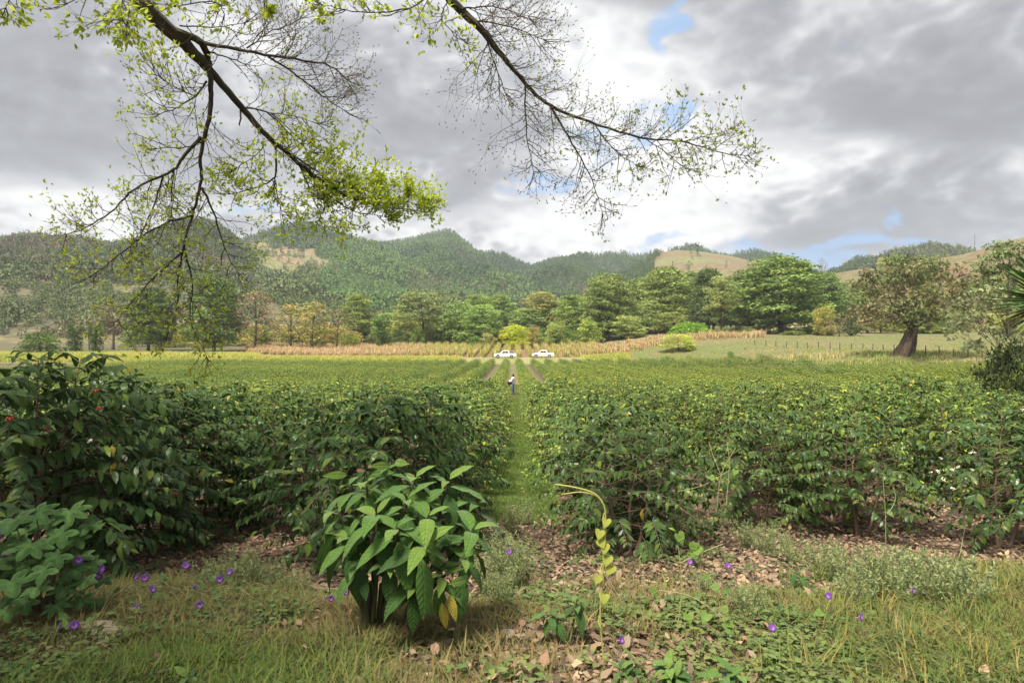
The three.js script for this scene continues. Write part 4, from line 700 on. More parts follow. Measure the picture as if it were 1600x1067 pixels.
// the rest of the field: rows of bushes running away from the camera
{
  const near = [0, 1, 2, 3, 4].map((s) => { const p = coffeePlan(3000 + s * 13, { h: 1.85 + 0.06 * s, R: 1.15, flush: 0.8, dark: [0.055, 0.11, 0.027], mid: [0.13, 0.20, 0.04], tip: [0.38, 0.45, 0.06], step: 0.082, gap: 0.058, leaf: 0.112 }); return { stem: p.wood, foliage: foliageGeo(p) }; });
  const far = [0, 1, 2].map((s) => { const p = coffeePlan(3300 + s * 13, { h: 1.85, R: 1.2, flush: 0.9, step: 0.15, gap: 0.125, leaf: 0.19, wood: false, stems: 3, dark: [0.08, 0.13, 0.028], mid: [0.19, 0.265, 0.045], tip: [0.38, 0.44, 0.06] }); return foliageGeo(p, coffeeSmall); });
  const spots = [], rng = RNG(555);
  for (let k = -44; k < 27; k++) {
    const x0 = rowX(k), s = rowStart(k), first = { '-1': 10.1, '-2': 10.3, 0: 9.9, 1: 9.7, 2: 8.9 }[k] ?? s;
    for (let d = first; d < 150; d += 1.08) {
      const x = x0 + (rng() - 0.5) * 0.3, dd = d + (rng() - 0.5) * 0.3, px = HX + F * x / dd, r = rng();
      if (px < -160 || px > 1760 || dd > fieldEnd(x) + (noise(x * 0.2, 3) - 0.5) * 3) continue;
      if (Math.abs(x) > 70 + 0 * r) continue;
      if (r < 0.025) continue;
      spots.push({ x, d: dd, px, r });
    }
  }
  spots.sort((a, b) => a.d - b.d);
  const protos = {}, rest = [[], [], []], mids = [[], []];
  const tall = (x, d) => 0.92 + 0.13 * fbm(x * 0.35, d * 0.35, 0, 2) * 2 - 0.13;
  let singles = 0;
  const cols = [[1.0, 1.0, 0.9], [1.1, 1.06, 0.85], [0.92, 0.96, 0.92], [1.08, 1.06, 0.92], [1.17, 1.12, 0.9], [1.0, 1.0, 0.92], [1.17, 1.12, 0.95], [1.25, 1.2, 0.95], [1.08, 1.08, 0.95]];  // tints pale with distance: lusher near growth plus tree shade put into colour
  spots.forEach((q, i) => {
    const s = tall(q.x, q.d) * (0.9 + 0.2 * rng()) * lerp(1, 0.74, smooth(12, 48, q.d)), turn = rng() * 6.28, y = ground(q.x, q.d) - 0.03, v = Math.floor(rng() * 5), t = Math.floor(rng() * 3) + 3 * Math.round(2 * smooth(11, 21, q.d + (rng() - 0.5) * 5));
    if (singles < 285 && q.px > -60 && q.px < 1660) {
      singles++;
      const key = v + '_' + t; let o;
      const side = q.x < pathX ? 'left' : 'right', rank = Math.abs(Math.round((q.x - pathX) / rowSpacing - 0.5) + (side === 'left' ? 1 : 0)), nth = ['first', 'second', 'third', 'fourth', 'fifth', 'sixth'][rank], row = nth ? nth + ' row' : 'outer rows', zone = q.d < 16 ? 'near part' : q.d < 24 ? 'middle part' : 'far part';
      const label = 'leafy coffee bush in the ' + zone + ' of the ' + row + ' ' + side + ' of the path', group = 'coffee bushes, ' + zone + ' of the ' + row + ' ' + side + ' of the path';
      if (!protos[key]) { o = protos[key] = thing('coffee_bush', label, 'coffee bush', [0, 0, 0], 0, group); part('stem', near[v].stem, M.twig, o); stuff(part('foliage', near[v].foliage, tintMat(M.coffee, cols[t]), o)); }
      else { o = protos[key].clone(); o.name = numbered('coffee_bush'); o.userData = { label, category: 'coffee bush', group }; scene.add(o); }
      o.position.set(q.x, y, -q.d); o.rotation.y = turn; o.scale.set(lerp(s, 1, 0.5), s, lerp(s, 1, 0.5));
    } else {
      const yel = fbm(q.x * 0.09 + 20, q.d * 0.07, 0, 3), c = mixc([0.82, 0.9, 0.9], [1.25, 1.14, 0.9], smooth(0.36, 0.62, yel) * 0.8 + 0.25 * rng());
      if (q.d < 48) mids[v % 2].push([place(q.x, y, -q.d, turn, lerp(s, 1, 0.5), s), mixc(mixc([1.08, 1.06, 0.95], [1.3, 1.24, 1], rng()), c, 0.2)]);
      else rest[v % 3].push([new THREE.Matrix4().makeRotationY(turn < 3.14 ? 0 : Math.PI).scale(V(s * 1.0, s * lerp(0.85, 1.2, noise(q.x * 1.7, q.d * 0.9, 3)), s * 1.4)).setPosition(q.x, y, -q.d), c]);
    }
  });
  mids.forEach((l, i) => { const o = instanced('coffee_rows', near[i + 1].foliage, M.coffee, l); tag(o, ['middle rows of coffee bushes between the near and far rows', 'coffee bushes mixed into the middle rows of the field'][i], 'coffee field'); stuff(o); });
  rest.forEach((l, i) => { const o = instanced('coffee_rows', far[i], M.coffee, l); tag(o, ['far rows of yellow green coffee bushes filling the field', 'far coffee bushes mixed into the same rows', 'far coffee bushes scattered through the same rows'][i], 'coffee field'); stuff(o); });
  console.log('bushes', spots.length);
}

// ---------------------------------------------------------------- litter, grass and herbs on the near ground
{
  const rng = RNG(91), dryT = [0, 1, 2].map((s) => leafT({ L: 0.068, Wd: 0.034, n: 3, fold: -0.35 + 0.3 * s, droop: 0.9 - 0.5 * s, wave: 0.5, seed: 60 + s }));
  const dry = dryT.map((t) => templateGeo(t, [1, 1, 1])), lists = [[], [], []];
  const litterCols = [[0.24, 0.165, 0.10], [0.19, 0.125, 0.075], [0.29, 0.205, 0.13], [0.13, 0.08, 0.048], [0.21, 0.135, 0.08]];
  for (let n = 0; n < 60000; n++) {
    const d = 2.3 + 13.5 * Math.pow(rng(), 1.25), px = -40 + 1700 * rng(), x = XP(px, d), g = grassShare(x, d), row = Math.abs((((x - pathX) / rowSpacing) % 1 + 1) % 1 - 0.5);
    if (rng() < g * 0.74) continue;
    if (d > 10.5 && rng() < 0.6) continue;
    const dir = V(rng() - 0.5, (rng() - 0.5) * 0.5, rng() - 0.5), c = jit(litterCols[Math.floor(rng() * 5)], rng, 0.25), s = 0.45 + 1.1 * rng() * rng() + 0.3 * rng();
    if (d < 5 && rng() < 0.25) c.forEach((_, q) => { c[q] *= 0.6; });
    lists[n % 3].push([basis(V(x, ground(x, d) + 0.006 + 0.02 * rng(), -d), dir, V((rng() - 0.5) * 0.9, 1, (rng() - 0.5) * 0.9), s), c]);
  }
  lists.forEach((l, i) => { const o = instanced('leaf_litter', dry[i], M.dull, l); tag(o, ['fallen brown leaves covering the ground between the bushes', 'curled brown leaves lying among the other fallen leaves', 'broken brown leaves lying among the other fallen leaves'][i], 'leaf litter'); stuff(o); });

  const W0 = [[1, 1, 1], [0.8, 0.9, 0.8], [1.2, 1.05, 0.9]];
  const short = [0, 1, 2].map((s) => bladesGeo(300 + s, 22, 0.085, 0.07, 0.007, 1.1, W0)), longg = [0, 1].map((s) => bladesGeo(330 + s, 20, 0.30, 0.10, 0.010, 1.2, W0, 4));
  const gs = [[], [], []], gl = [[], []];
  for (let n = 0; n < 90000; n++) {
    const far = rng() < 0.3, d = far ? 8.5 + 60 * Math.pow(rng(), 1.8) : 2.2 + 5.2 * Math.pow(rng(), 0.8), px = far ? 0 : -60 + 1720 * rng(), x = far ? pathX + (rng() - 0.5) * 1.2 : XP(px, d), g = d < 12 ? grassShare(x, d) : smooth(0.75, 0.3, Math.abs(x - pathX)) * (0.35 + 0.65 * smooth(0.55, 0.4, fbm(x, d * 0.3, 5, 2)) + 0.2);
    if (rng() > g * 1.05) continue;
    const m = fbm(x * 0.7 + 3, d * 0.7, 0, 3), green = mixc([0.095, 0.155, 0.034], [0.155, 0.22, 0.048], rng()), tan = mixc([0.29, 0.22, 0.11], [0.19, 0.14, 0.075], rng());
    const c = mixc(green, tan, far ? smooth(0.48, 0.72, m + rng() * 0.3 - 0.15) * smooth(20, 50, d) * 0.85 : clamp(smooth(0.34, 0.60, m) * 0.75 + (rng() - 0.5) * 0.8 + 0.04 - (px > 1150 ? 0.10 : 0))), s = (0.6 + 0.8 * rng()) * (far ? 1.3 : 0.7 + 1.1 * smooth(0.4, 0.65, fbm(x * 1.7, d * 1.7 + 60, 0, 2)));
    gs[n % 3].push([place(x, ground(x, d), -d, rng() * 6.28, s, s * (0.7 + 0.6 * rng())), c]);
  }
  for (let n = 0; n < 2600; n++) {
    const px = 950 + 700 * rng(), d = 2.6 + 3.2 * rng(), x = XP(px, d), k = 0.55 * smooth(1150, 1420, px) * (0.15 + 0.85 * smooth(0.42, 0.6, fbm(x * 0.9 + 8, d * 0.9, 0, 2)));
    if (rng() > k) continue; const s = 0.4 + 0.5 * rng();
    gl[n % 2].push([place(x, ground(x, d), -d, rng() * 6.28, s), mixc([0.10, 0.165, 0.034], [0.30, 0.235, 0.085], Math.pow(rng(), 1.3))]);
  }
  for (let n = 0; n < 500; n++) { const px = 60 + 420 * rng(), d = 4.2 + 1.5 * rng(), x = XP(px, d), s = 0.35 + 0.5 * rng(); gl[n % 2].push([place(x, ground(x, d), -d, rng() * 6.28, s), mixc([0.120, 0.152, 0.039], [0.272, 0.224, 0.101], rng())]); }
  // small round-leaved weeds creeping through the turf
  const creep = [0, 1].map((v) => { const b = new MB(), r = RNG(700 + v), T = leafT({ L: 0.034, Wd: 0.022, n: 3, fold: 0.15, droop: 0.4, stalk: 0.006 }); for (let k = 0; k < 26; k++) { const a = r() * 6.28, q = 0.10 * Math.sqrt(r()), p = V(Math.cos(a) * q, 0.015 + 0.05 * r(), Math.sin(a) * q); b.add(T, basis(p, V(r() - 0.5, 0.1, r() - 0.5), V(r() - 0.5, 1.5, r() - 0.5), 0.6 + 0.8 * r()), jit([1, 1, 1], r, 0.3)); } return b.geo(); }), gc = [[], []];
  for (let n = 0; n < 9000; n++) { const d = 2.3 + 5.5 * rng(), px = -40 + 1700 * rng(), x = XP(px, d), m = fbm(x * 1.1 + 70, d * 1.1, 0, 3); if (rng() > 0.32 * smooth(0.52, 0.72, m) * (0.25 + 0.75 * grassShare(x, d))) continue; gc[n % 2].push([place(x, ground(x, d), -d, rng() * 6.28, 0.7 + 0.8 * rng()), mixc([0.075, 0.125, 0.035], [0.16, 0.20, 0.055], rng())]); }
  gc.forEach((l, i) => { const o = instanced('creeping_weed', creep[i], M.grass, l); tag(o, ['small green weeds creeping through the near turf', 'small green weeds mixed into the same turf'][i], 'weeds'); stuff(o); });
  gs.forEach((l, i) => { const o = instanced('short_grass', short[i], M.grass, l); tag(o, ['short half dry grass over the near ground', 'short grass blades mixed into the near turf', 'short grass tufts along the path and near ground'][i], 'grass'); stuff(o); });
  gl.forEach((l, i) => { const o = instanced('long_grass', longg[i], M.grass, l); tag(o, ['longer green grass tufts at the lower right', 'longer grass tufts mixed in at the lower right'][i], 'grass'); stuff(o); });
}
// ---------------------------------------------------------------- foreground plants
const at = (px, d) => { const x = XP(px, d); return V(x, ground(x, d), -d); };
// the big broad-leaved shrub
const bigT = [0, 1, 2, 3].map((s) => leafT({ L: 1, Wd: 0.33 + 0.03 * s, n: 7, fold: 0.10 + 0.08 * (s % 2), droop: 0.55 + 0.28 * (s % 3), wave: 0.12, wide: 0.8, stalk: 0.07, seed: 40 + s })), bigGeo = bigT.map((t) => templateGeo(t, [1, 1, 1]));
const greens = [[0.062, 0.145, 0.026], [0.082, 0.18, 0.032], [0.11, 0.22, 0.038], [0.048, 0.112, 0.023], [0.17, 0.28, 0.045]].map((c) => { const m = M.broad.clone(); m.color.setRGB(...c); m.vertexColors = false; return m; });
const yellowLeaf = M.broad.clone(); yellowLeaf.color.setRGB(0.42, 0.34, 0.05); yellowLeaf.vertexColors = false;
const rustLeaf = M.broad.clone(); rustLeaf.color.setRGB(0.30, 0.16, 0.09); rustLeaf.vertexColors = false;
function rosette(o, p, axis, n, len, rng, shade = 0, base = V(0, 0, 0), droop = 0.5) {
  const a = axis.clone().normalize(), u = a.clone().cross(V(0.2, 0.1, 1)).normalize(), w = a.clone().cross(u);
  for (let k = 0; k < n; k++) {
    const ang = k * 2.4 + rng() * 0.5, t = k / n, out = u.clone().multiplyScalar(Math.cos(ang)).addScaledVector(w, Math.sin(ang)), dir = out.addScaledVector(a, lerp(-droop, 1.5, t * t)).normalize(), l = len * (0.55 + 0.65 * rng()) * lerp(1, 0.5, t * t);
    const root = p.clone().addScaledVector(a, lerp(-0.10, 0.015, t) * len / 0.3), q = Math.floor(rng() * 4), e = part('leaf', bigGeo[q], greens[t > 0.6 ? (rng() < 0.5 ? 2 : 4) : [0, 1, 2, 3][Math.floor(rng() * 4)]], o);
    e.applyMatrix4(basis(root, dir, a.clone().add(V((rng() - 0.5) * 0.3, 0.7, (rng() - 0.5) * 0.3)), l));
  }
}
{
  const d0 = 3.95, base = at(578, d0), o = thing('broad_leaved_shrub', 'large broad leaved green shrub in front of the coffee rows, left of the path', 'shrub', base), rng = RNG(2024), wood = new MB();
  const heads = [[588, 805, 3.75, 0.30], [668, 808, 3.7, 0.27], [738, 830, 3.8, 0.26], [648, 748, 4.0, 0.24], [572, 757, 4.05, 0.24], [606, 735, 4.15, 0.22], [700, 752, 4.05, 0.24], [662, 852, 3.6, 0.26], [648, 915, 3.65, 0.20], [692, 900, 3.7, 0.24], [726, 872, 3.75, 0.24], [545, 838, 3.85, 0.26], [560, 880, 3.8, 0.24], [620, 825, 3.65, 0.26], [528, 800, 4.0, 0.26], [635, 780, 3.8, 0.26], [700, 800, 4.0, 0.26], [745, 790, 4.1, 0.22], [545, 760, 4.2, 0.22], [608, 870, 3.7, 0.22]];
  const roots = [V(0, -0.03, 0), V(0.035, -0.03, -0.08), V(0.16, -0.03, -0.05)];
  for (const [px, py, d, len] of heads) {
    const p = W(px, py, d).sub(base), root = roots[px < 600 ? 0 : px < 680 ? 1 : 2], mid = root.clone().lerp(p, 0.5).add(V((rng() - 0.5) * 0.08, 0.06, (rng() - 0.5) * 0.06)), ax = p.clone().sub(mid).normalize().add(V(0, 0.5, 0.12));
    wood.tube(smoothPts([root, mid, p], 3), [0.017, 0.015, 0.013, 0.011, 0.009, 0.008, 0.007], [0.14, 0.13, 0.06], 6); rosette(o, p, ax, 9, len * 1.08, rng, 0, base, 0.6);
  }
  wood.tube([V(0.005, -0.05, 0.02), V(-0.01, 0.12, 0.02), V(0.0, 0.30, 0.01)], [0.030, 0.026, 0.02], [0.13, 0.10, 0.07], 8); wood.tube([V(0.05, -0.05, -0.05), V(0.05, 0.12, -0.05), V(0.06, 0.28, -0.04)], [0.024, 0.02, 0.016], [0.10, 0.085, 0.055], 8);
  part('stem', wood.geo(), M.wood, o);
  for (const [px, py, d, m] of [[702, 925, 3.68, yellowLeaf], [690, 938, 3.66, yellowLeaf], [728, 905, 3.72, greens[4]], [556, 735, 4.15, rustLeaf], [575, 728, 4.15, rustLeaf], [610, 728, 4.12, greens[4]], [545, 742, 4.1, greens[4]], [616, 722, 4.1, greens[4]], [580, 740, 4.1, greens[2]]]) part('leaf', bigGeo[0], m, o).applyMatrix4(basis(W(px, py, d).sub(base), V((rng() - 0.5), m === yellowLeaf ? -1 : 0.1, 0.3 + rng() * 0.3), V(0, 0.3, 1), m === rustLeaf ? 0.07 : 0.15));
}
// a small weed of the same broad-leaved kind and other leafy weeds
function weed(px, d, h, n, len, label, name, seed, heads = 1) {
  const b = at(px, d), o = thing(name, label, 'weed', b), rng = RNG(seed), w = new MB();
  for (let k = 0; k < heads; k++) { const p = V((rng() - 0.5) * h * (heads > 1 ? 1.0 : 0.15), h * (0.55 + 0.45 * rng()), (rng() - 0.5) * h * 0.5); w.tube(smoothPts([V(0, -0.02, 0), p.clone().multiplyScalar(0.5).add(V(0.01, 0.02, 0)), p], 2), [0.006, 0.006, 0.005, 0.004, 0.003], [0.12, 0.15, 0.05], 5); rosette(o, p, V(p.x, h, p.z + 0.05), n, len, rng, 0, b, 0.35); }
  part('stem', w.geo(), M.twig, o);
}
weed(888, 3.85, 0.27, 13, 0.15, 'young broad leaved weed standing right of the path mouth', 'broad_weed', 5, 2);
weed(292, 3.25, 0.10, 8, 0.13, 'small broad leaved weed in the grass at the lower left', 'broad_weed', 6);
weed(104, 3.05, 0.09, 8, 0.14, 'broad leaved weed near the lower left corner of the grass', 'broad_weed', 7, 2);
weed(20, 3.2, 0.08, 7, 0.13, 'broad leaved weed at the left edge of the near grass', 'broad_weed', 8);
weed(1060, 3.2, 0.13, 10, 0.15, 'spreading leafy weed in the middle of the near grass', 'leafy_weed', 9, 3);
weed(1150, 3.15, 0.12, 8, 0.17, 'long leaved weed right of the spreading leafy weed', 'leafy_weed', 10, 2);
weed(990, 3.3, 0.14, 7, 0.11, 'leafy weed under the tall dead stalk', 'leafy_weed', 11, 2);
weed(1258, 5.35, 0.15, 7, 0.15, 'bright green seedling standing alone in the brown litter', 'bright_seedling', 12, 2);
weed(900, 6.3, 0.10, 6, 0.09, 'small seedling in the brown litter right of the path', 'litter_seedling', 13);

// lobed-leaf plant at the left edge
{
  const lobed = (lobes, seed) => {
    const rng = RNG(seed), T = { p: [0, 0, 0], n: [], u: [0.5, 0.5], i: [] }, N = lobes * 6, ring = [], inner = [];
    for (let k = 0; k <= N; k++) { const t = k / N, a = lerp(-2.75, 2.75, t), ph = (t * lobes) % 1, lob = Math.pow(1 - Math.abs(2 * ph - 1), 0.85), mainL = 0.62 + 0.38 * Math.cos(a * 0.5), r = mainL * (0.52 + 0.52 * lob) * (1 + 0.06 * (rng() - 0.5)), y = 0.05 * Math.sin(a * 2) - 0.20 * r * r + 0.05 * lob, put = (f, yy) => { T.p.push(Math.cos(a) * r * f, yy, Math.sin(a) * r * f); T.u.push(0.5 + 0.5 * f, t); return T.p.length / 3 - 1; }; inner.push(put(0.5, y * 0.3 + 0.02 + 0.10 * lob)); ring.push(put(1, y)); }
    for (let k = 0; k < N; k++) T.i.push(0, inner[k + 1], inner[k], inner[k], inner[k + 1], ring[k], inner[k + 1], ring[k + 1], ring[k]);
    const g = new THREE.BufferGeometry(); g.setAttribute('position', new THREE.Float32BufferAttribute(T.p, 3)); g.setAttribute('uv', new THREE.Float32BufferAttribute(T.u, 2)); g.setIndex(T.i); g.computeVertexNormals(); return g;
  };
  const geos = [lobed(5, 1), lobed(7, 2), lobed(5, 3)], mats = [[0.150, 0.300, 0.090], [0.190, 0.350, 0.105], [0.120, 0.245, 0.075]].map((c) => { const m = M.soft.clone(); m.vertexColors = false; m.color.setRGB(...c); m.transmission = 0.25; m.map = grain; m.bumpMap = grain; m.bumpScale = 0.004; return m; });
  const d0 = 4.35, base = at(62, d0), o = thing('lobed_leaf_plant', 'bushy plant with large lobed leaves at the left edge before the coffee', 'plant', base), rng = RNG(66), w = new MB();
  const spots = [[55, 800, 4.3, 0.16], [108, 798, 4.4, 0.15], [20, 812, 4.2, 0.17], [135, 822, 4.45, 0.12], [97, 832, 4.25, 0.14], [48, 850, 4.15, 0.16], [90, 868, 4.15, 0.12], [70, 890, 4.05, 0.13], [15, 908, 4.0, 0.16], [55, 918, 4.0, 0.11], [125, 868, 4.35, 0.11], [112, 890, 4.25, 0.11], [132, 905, 4.25, 0.09], [8, 850, 4.25, 0.15], [30, 880, 4.2, 0.13], [100, 920, 4.2, 0.11], [85, 945, 4.1, 0.10], [40, 940, 4.1, 0.11], [10, 955, 4.05, 0.10], [118, 840, 4.4, 0.12], [70, 815, 4.45, 0.14], [140, 880, 4.4, 0.10], [-20, 830, 4.2, 0.16], [-15, 880, 4.1, 0.15], [38, 830, 4.4, 0.13], [75, 850, 4.4, 0.13], [150, 940, 4.35, 0.08], [128, 935, 4.25, 0.09], [60, 870, 4.35, 0.13], [105, 905, 4.35, 0.10], [20, 930, 4.2, 0.12], [160, 905, 4.5, 0.09]];
  for (const [px, py, d, s] of spots) {
    const p = W(px, py, d).sub(base), root = V((rng() - 0.5) * 0.1, -0.02, (rng() - 0.5) * 0.1), m = root.clone().lerp(p, 0.6).add(V(0, 0.02, -0.04));
    w.tube([root, m, p], [0.008, 0.006, 0.003], jit([0.14, 0.11, 0.06], rng, 0.2), 5); const e = part('leaf', geos[Math.floor(rng() * 3)], mats[Math.floor(rng() * 3)], o), ang = rng() * 6.28;
    e.applyMatrix4(basis(p, V(Math.cos(ang) * 0.7 + 0.1, -0.15 - 0.3 * rng(), Math.abs(Math.sin(ang)) * 0.7 + 0.35), V((rng() - 0.5) * 0.5, 1, 0.45), s * 0.95));
  }
  part('stem', w.geo(), M.twig, o);
}

// morning glory: a tangle of stems, heart leaves and purple trumpets
const trumpet = (() => { const pts = [[0.003, -0.045], [0.004, -0.03], [0.007, -0.012], [0.013, 0.0], [0.024, 0.006], [0.030, 0.006], [0.024, 0.008], [0.011, 0.003], [0.003, -0.012]].map((p) => new THREE.Vector2(...p)), g = new THREE.LatheGeometry(pts, 15), c = []; const q = g.attributes.position; for (let i = 0; i < q.count; i++) { const r = Math.hypot(q.getX(i), q.getZ(i)), t = clamp((r - 0.006) / 0.016), k = mixc([0.42, 0.16, 0.34], [0.07, 0.014, 0.26], t); const a = Math.atan2(q.getZ(i), q.getX(i)); if (r > 0.02) { q.setY(i, q.getY(i) + 0.002 * Math.cos(a * 5)); } c.push(...k); } g.setAttribute('color', new THREE.Float32BufferAttribute(c, 3)); g.computeVertexNormals(); return g; })();
const petal = P({ name: 'purple_petal', vertexColors: true, roughness: 0.8, transmission: 0.2, thickness: 0, side: THREE.DoubleSide });
const heartGeo = (() => { const s = new THREE.Shape(); s.moveTo(0, 0); s.bezierCurveTo(-0.1, 0.28, -0.55, 0.22, -0.5, -0.12); s.bezierCurveTo(-0.42, -0.5, -0.1, -0.72, 0, -0.95); s.bezierCurveTo(0.1, -0.72, 0.42, -0.5, 0.5, -0.12); s.bezierCurveTo(0.55, 0.22, 0.1, 0.28, 0, 0); const g = new THREE.ShapeGeometry(s, 6), p = g.attributes.position; for (let i = 0; i < p.count; i++) { const x = p.getX(i), y = p.getY(i); p.setXYZ(i, -y, Math.abs(x) * 0.3 - y * y * 0.2, x); } g.computeVertexNormals(); g.setAttribute('color', new THREE.Float32BufferAttribute(new Array(p.count * 3).fill(1), 3)); return g; })();
function glory(px, d, flowers, o0) {
  const b = at(px, d), o = thing('morning_glory', o0.label, 'morning glory', b, 0, o0.group), rng = RNG(Math.round(px * 3 + d * 100)), w = new MB();
  const leafMats = [greens[1], greens[2], greens[4]];
  for (const [fx, fy, fd, facing] of flowers) {
    const p = W(fx, fy, fd).sub(b), e = part('flower', trumpet, petal, o); e.position.copy(p); e.quaternion.setFromUnitVectors(V(0, 1, 0), facing.clone().normalize()); e.scale.setScalar(0.74 * (o0.size ?? 1.1));
    const root = V(p.x * 0.6 + (rng() - 0.5) * 0.1, -0.03, p.z * 0.7); w.tube(smoothPts([root, root.clone().lerp(p, 0.6).add(V(0.03, 0, -0.02)), p.clone().addScaledVector(facing.clone().normalize(), -0.05)], 2), 0.0018, [0.16, 0.18, 0.07], 4);
  }
  for (let k = 0; k < (o0.leaves ?? 5); k++) { const r = o0.spread ?? 0.12, gx = b.x + (rng() - 0.5) * 2 * r, gd = d + (rng() - 0.5) * r, p = V(gx - b.x, ground(gx, gd) - b.y + 0.03 + (o0.high ?? 0.08) * rng(), d - gd), e = part('leaf', heartGeo, leafMats[Math.floor(rng() * 3)], o), a = rng() * 6.28; e.applyMatrix4(basis(p, V(Math.cos(a), -0.2, Math.sin(a)), V((rng() - 0.5), 1, 0.5), 0.035 + 0.03 * rng())); w.tube([V(p.x * 0.8, p.y - 0.08, p.z), p], 0.0015, [0.15, 0.18, 0.06], 3, false); }
  for (let k = 0; k < (o0.runners ?? 0); k++) { const r = o0.spread, x1 = (rng() - 0.5) * 2 * r, pts = []; for (let j = 0; j < 5; j++) { const xx = x1 + (j - 2) * (0.08 + 0.06 * rng()), zz = (rng() - 0.5) * 0.4; pts.push(V(xx, ground(b.x + xx, d - zz) - b.y + 0.02 + (o0.high ?? 0.1) * rng(), zz)); } w.tube(smoothPts(pts, 4), 0.0022, jit([0.25, 0.22, 0.10], rng, 0.3), 4); }
  part('vine', w.geo(), M.twig, o);
}
glory(300, 4.75, [[213, 902, 4.6, V(-0.7, 0.5, 0.6)], [226, 903, 4.6, V(0.2, 0.4, 1)], [290, 884, 4.8, V(0.3, 0.6, 0.8)], [237, 921, 4.55, V(0.8, 0.6, 0.2)], [303, 917, 4.6, V(-0.7, 0.7, 0.2)], [343, 905, 4.7, V(0.1, 0.3, 1)], [359, 894, 4.8, V(-0.4, 0.5, 0.7)], [312, 945, 4.35, V(0.1, 0.3, 1)], [212, 950, 4.3, V(0.4, 0.5, 0.8)]], { label: 'tangled morning glory with many purple trumpets below the dark left bushes', leaves: 60, spread: 0.55, high: 0.16, runners: 34, size: 1.15 });
glory(150, 4.5, [[122, 875, 4.25, V(0.2, 0.3, 1)], [157, 889, 4.4, V(0.9, 0.4, 0.4)], [153, 899, 4.35, V(0, -0.2, 1)], [5, 867, 4.1, V(-0.8, 0.2, 0.6)], [2, 834, 4.2, V(0.1, 0.3, 1)]], { label: 'morning glory with purple trumpets climbing the lobed leaf plant', leaves: 16, spread: 0.3, high: 0.2, runners: 8, size: 1.15 });
glory(114, 4.0, [[115, 977, 3.95, V(0.5, 0.5, 0.7)], [92, 980, 3.95, V(-0.6, 0.4, 0.6)]], { label: 'purple trumpets lying beside the sandy stone at the lower left', leaves: 4, size: 1.2 });
glory(520, 4.9, [[517, 935, 4.5, V(0, 0.2, 1)], [541, 925, 4.5, V(0.3, 0.3, 1)]], { label: 'two purple trumpets in the shade left of the broad leaved shrub', leaves: 8, size: 0.9 });
for (const [px, py, d, l] of [[1078, 878, 4.6, 'purple trumpet flower among the weeds right of the dead stalk'], [1138, 884, 4.7, 'pale purple trumpet in the litter, right of the weeds'], [1207, 981, 3.6, 'magenta purple trumpet low in the near grass, right of centre'], [1427, 923, 4.1, 'purple trumpet in the long grass at the lower right'], [1346, 964, 3.75, 'small faded purple trumpet left of the long grass'], [971, 1000, 3.4, 'purple trumpet with a pink tube beside the tall dead stalk'], [796, 862, 4.9, 'tiny purple trumpet by the path mouth'], [1296, 931, 4.1, 'small blue purple trumpet in the grass, lower right']]) glory(px, d, [[px, py, d, V(px % 3 - 1, 0.6, 0.8)]], { label: l, leaves: 3, size: 0.95, spread: 0.08 });

// tall dead stalk with a yellow-green vine twined round it, bending left
{
  const d = 3.55, b = at(945, d), o = thing('twined_stalk', 'tall yellow green vine twined up a thin stalk and bending over to the left', 'vine', b), w = new MB(), l = new MB(), rng = RNG(15), q = (px, py, dd = d) => W(px, py, dd).sub(b);
  w.tube(smoothPts([V(0, -0.03, 0), q(938, 960), q(943, 880), q(946, 830), q(944, 790), q(930, 772), q(900, 762), q(868, 757)], 4), 0.0045, [0.33, 0.31, 0.08], 5); w.tube(smoothPts([q(944, 790), q(932, 775), q(908, 769), q(880, 772)], 4), 0.0035, [0.36, 0.31, 0.10], 5);
  const helix = []; for (let k = 0; k <= 60; k++) { const t = k / 60, c = q(lerp(938, 946, t), lerp(990, 800, t)); helix.push(c.add(V(Math.cos(t * 30) * 0.011, 0, Math.sin(t * 30) * 0.011))); } w.tube(helix, 0.003, [0.30, 0.34, 0.08], 4);
  part('stem', w.geo(), M.twig, o); const ym = M.soft.clone(); ym.vertexColors = false; ym.color.setRGB(0.34, 0.36, 0.07); for (const [px, py] of [[938, 830], [945, 852], [950, 870], [938, 845], [936, 900], [945, 930], [955, 885], [948, 812]]) part('leaf', heartGeo, ym, o).applyMatrix4(basis(q(px, py), V(rng() - 0.5, -0.8, 0.5), V(0, 0.4, 1), 0.045 + 0.02 * rng()));
}
// thin weeds with pods and dead sticks
function stalks(px, d, list, label, name, leaves, col = [0.24, 0.22, 0.10]) { const b = at(px, d), o = thing(name, label, 'weed', b), w = new MB(), rng = RNG(px), m = greens[4]; for (const pts of list) w.tube(smoothPts(pts.map(([x, y, dd]) => W(x, y, dd ?? d).sub(b)), 4), 0.0032, jit(col, rng, 0.25), 4); part('stem', w.geo(), M.twig, o); for (const [x, y] of leaves) part('leaf', heartGeo, m, o).applyMatrix4(basis(W(x, y, d).sub(b), V(rng() - 0.5, -0.4, rng() * 0.6), V(0, 1, 0.6), 0.05 + 0.03 * rng())); }
stalks(1060, 3.9, [[[1058, 985], [1066, 920], [1062, 870], [1058, 838]], [[1062, 880], [1100, 862], [1130, 850]], [[1092, 930], [1095, 880], [1092, 845]], [[1020, 990], [1022, 940], [1030, 900]], [[1030, 922], [1080, 932], [1130, 970], [1145, 1010]]], 'straggly green weed with thin stems right of the twined stalk', 'straggly_weed', [[1090, 855], [1084, 850], [1100, 900], [1115, 915], [1060, 835], [1130, 950], [1020, 920], [1135, 975], [1105, 960], [1075, 960]]);
